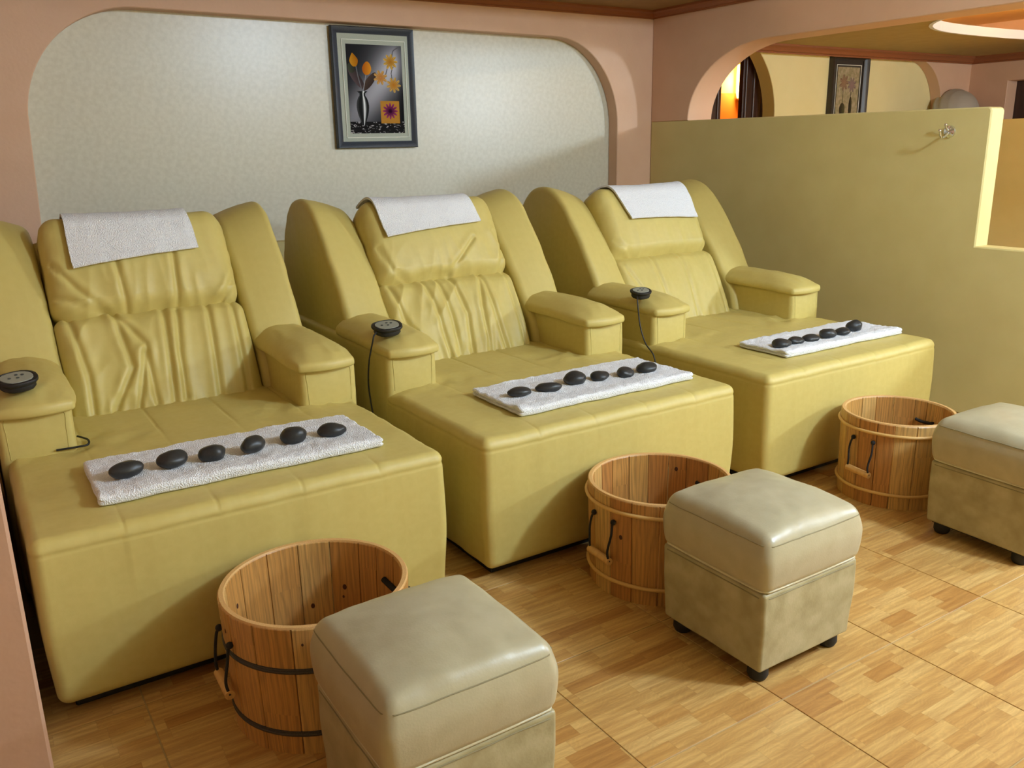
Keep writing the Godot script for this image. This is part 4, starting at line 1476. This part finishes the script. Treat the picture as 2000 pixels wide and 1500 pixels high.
# ------------------------------------------------------------------ how each soft part bends its rounded box
func bend(kind: String, p: Vector3, c: int, s: float) -> Vector3:
	match kind:
		"foot": return bend_foot(p, c, s)
		"arm": return bend_arm(p, c, s)
		"pad": return bend_pad(p, c, s)
		"shell": return bend_shell(p, c, s)
		"low": return bend_low(p, c, s)
		"head": return bend_head(p, c, s)
		"cloth": return bend_cloth(p, c, s)
		"skirt": return bend_skirt(p, c, s)
		"cushion": return bend_cushion(p, c, s)
	return p

func bend_foot(p: Vector3, c: int, s: float) -> Vector3:
	var top := smoothstep(0.40, 0.46, p.y)
	var q := p
	q.y += top * 0.006 * (1.0 - pow(absf(p.x) / 0.536, 3.0)) * (1.0 - pow(clampf((p.z - 0.3) / 0.65, 0.0, 1.0), 4.0))
	q.y += top * 0.0035 * nz.get_noise_3d(p.x * 5.0 + c * 10.0, 0, p.z * 7.0)
	var over := smoothstep(0.86, 0.92, p.z)
	var seat := smoothstep(0.34, 0.22, p.z)
	for x0 in [-0.33, -0.11, 0.11, 0.33]:
		q.y -= top * (0.0008 + 0.0016 * over + 0.0022 * seat) * gauss(p.x - x0, 0.007)
	# shallow pulls on the seat in front of the back and by the arms
	var fold := ridge(p.x * 6.0 + c * 2.0, 2.0, p.z * 7.0 + p.x * 5.0) - 0.5
	q.y += top * 0.010 * fold * gauss(p.z - 0.24, 0.10) * smoothstep(0.05, 0.33, absf(p.x))
	q.y += top * 0.006 * fold * smoothstep(0.05, -0.2, p.z)
	# front and sides: cloth bows out a little, a stitched line runs under the top edge
	var front := smoothstep(0.90, 0.9434, p.z)
	var sd := smoothstep(0.49, 0.53, absf(p.x))
	var line := gauss(p.y - 0.432, 0.006)
	q.z += front * (0.006 * sin(PI * clampf((p.y - 0.04) / 0.42, 0, 1)) - 0.0016 * line)
	q.x += signf(p.x) * sd * (0.003 * sin(PI * clampf((p.y - 0.04) / 0.42, 0, 1)) - 0.0016 * line)
	var drape := nz.get_noise_3d(p.x * 9.0 + c * 4.0, p.y * 1.2, p.z * 9.0)
	q.z += front * 0.0035 * drape * smoothstep(0.05, 0.4, p.y)
	q.x += sd * 0.004 * drape
	# the skirt draws in slightly near the floor
	q.x *= 1.0 - 0.014 * smoothstep(0.25, 0.03, p.y)
	return q

func rest_top(x: float, z: float, c: int) -> float:
	return bend_foot(Vector3(x, 0.468, z), c, 1.0).y

func bend_arm(p: Vector3, c: int, s: float) -> Vector3:
	var q := p
	var ao: float = AO[c]
	var k := sin(PI * clampf((p.y - 0.05) / 0.55, 0, 1))
	q.x += s * 0.004 * k * smoothstep(0.45, 0.55, absf(p.x - ao))
	var front := smoothstep(0.24, 0.28, p.z)
	q.z += front * 0.008 * sin(PI * clampf((p.y - 0.40) / 0.20, 0, 1)) * gauss(p.x - ao - 0.4475 * s, 0.09)
	q.x += 0.003 * nz.get_noise_3d(p.x * 8.0, p.y * 4.0, p.z * 5.0 + s + c)
	return q

func bend_pad(p: Vector3, c: int, s: float) -> Vector3:
	var pc: float = 0.440 * s + AO[c]
	var q := p
	var u := clampf((p.z + 0.18) / 0.498, 0.0, 1.0)
	var a := clampf((p.x - pc) / 0.115, -1.0, 1.0)
	var upw := smoothstep(0.606, 0.622, p.y)
	var nose := smoothstep(0.70, 1.0, u)
	# plan: square at the back, drawn in to a rounded nose
	q.x = pc + (p.x - pc) * (1.0 - 0.10 * nose * nose)
	q.z -= 0.026 * nose * a * a
	# a thin seamed edge below a puffed crown
	var puff := (1.0 - pow(absf(a), 2.6)) * (1.0 - pow(u, 7.0))
	q.y += upw * (0.046 * puff + 0.004)
	# soft pulls that run in from the nose
	var g := ridge(p.x * 13.0 + c * 3.0 + p.z * 2.0, p.z * 5.0, 4.0 * s + c) - 0.5
	q.y += upw * 0.007 * g * puff * (0.35 + nose)
	q.y -= 0.010 * pow(u, 3.0)
	q.x += 0.003 * nz.get_noise_3d(p.x, p.y * 20.0, p.z * 8.0 + c * 3.0)
	return q

func bend_shell(p: Vector3, c: int, s: float) -> Vector3:
	return back_xf(p)

func bend_low(p: Vector3, c: int, s: float) -> Vector3:
	return back_xf(low_shape(p, c))

func bend_head(p: Vector3, c: int, s: float) -> Vector3:
	return back_xf(head_shape(p, c))

func bend_cloth(p: Vector3, c: int, s: float) -> Vector3:
	var w: float = TW[c][1] - TW[c][0]
	var d: float = TW[c][3] - TW[c][2]
	var up := p.y / 0.026
	var y0 := p.y
	var cxw: float = (TW[c][0] + TW[c][1]) / 2 - CX[c]
	var czw: float = (TW[c][2] + TW[c][3]) / 2 - 1.5
	p.y += rest_top(p.x + cxw, p.z + czw, c) - 0.467
	p.y += up * (0.006 * nz.get_noise_3d(p.x * 5.0, 0, p.z * 7.0 + c * 8.0) + 0.004 * gauss(p.z - d * 0.5 + 0.03, 0.03))
	p.y += up * 0.0022 * nz2.get_noise_3d(p.x * 45.0, c * 3.0, p.z * 45.0)
	p.z += 0.006 * nz.get_noise_3d(p.x * 4.0, 5.0, c * 3.0) * p.z / (d * 0.5)
	p.x += 0.004 * nz.get_noise_3d(p.z * 8.0, 2.0, c * 3.0) * p.x / (w * 0.5)
	# the fold between the two layers shows at the ends
	var e := smoothstep(w * 0.5 - 0.02, w * 0.5 - 0.004, absf(p.x))
	p.x -= signf(p.x) * e * 0.008 * gauss(y0 - 0.013, 0.003)
	return p

func bend_skirt(p: Vector3, c: int, s: float) -> Vector3:
	var W := 0.178
	p.x += 0.003 * nz.get_noise_3d(p.y * 5.0, p.z * 6.0, c * 3.0)
	p.z += 0.003 * nz.get_noise_3d(p.y * 5.0, p.x * 6.0, c * 3.0 + 9.0)
	var k := lerpf(0.972, 1.0, smoothstep(0.04, 0.2, p.y))
	p.x *= k; p.z *= k
	return p

func bend_cushion(p: Vector3, c: int, s: float) -> Vector3:
	var W := 0.178
	var v := clampf((p.y - 0.26) / 0.15, 0.0, 1.0)
	var bx := p.x / W; var bz := p.z / W
	# sides swell, corners stay tighter, the crown domes
	var swell := 0.015 * sin(PI * clampf(v * 0.8 + 0.08, 0, 1))
	p.x += signf(p.x) * swell * smoothstep(0.4, 1.0, absf(bx)) * (1.0 - 0.4 * bz * bz)
	p.z += signf(p.z) * swell * smoothstep(0.4, 1.0, absf(bz)) * (1.0 - 0.4 * bx * bx)
	var top := smoothstep(0.36, 0.41, p.y)
	p.y += top * 0.030 * (1.0 - pow(absf(bx), 2.4)) * (1.0 - pow(absf(bz), 2.4))
	p.y += top * 0.004 * nz.get_noise_3d(p.x * 6.0, c * 5.0, p.z * 6.0)
	p.x *= lerpf(1.0, 0.955, smoothstep(0.34, 0.41, p.y))
	p.z *= lerpf(1.0, 0.955, smoothstep(0.34, 0.41, p.y))
	# a pulled crease across the top
	if c == 1:
		p.y -= top * 0.003 * gauss(p.z * 0.5 + p.x - 0.02, 0.006) * smoothstep(0.1, -0.1, p.x)
	return p

func hexagon(w: float, d: float) -> Array:
	return smooth_path([Vector2(-w, -d * 0.12), Vector2(-w * 0.62, -d), Vector2(w * 0.55, -d), Vector2(w, -d * 0.1), Vector2(w * 0.60, d), Vector2(-w * 0.58, d)], 3, true)
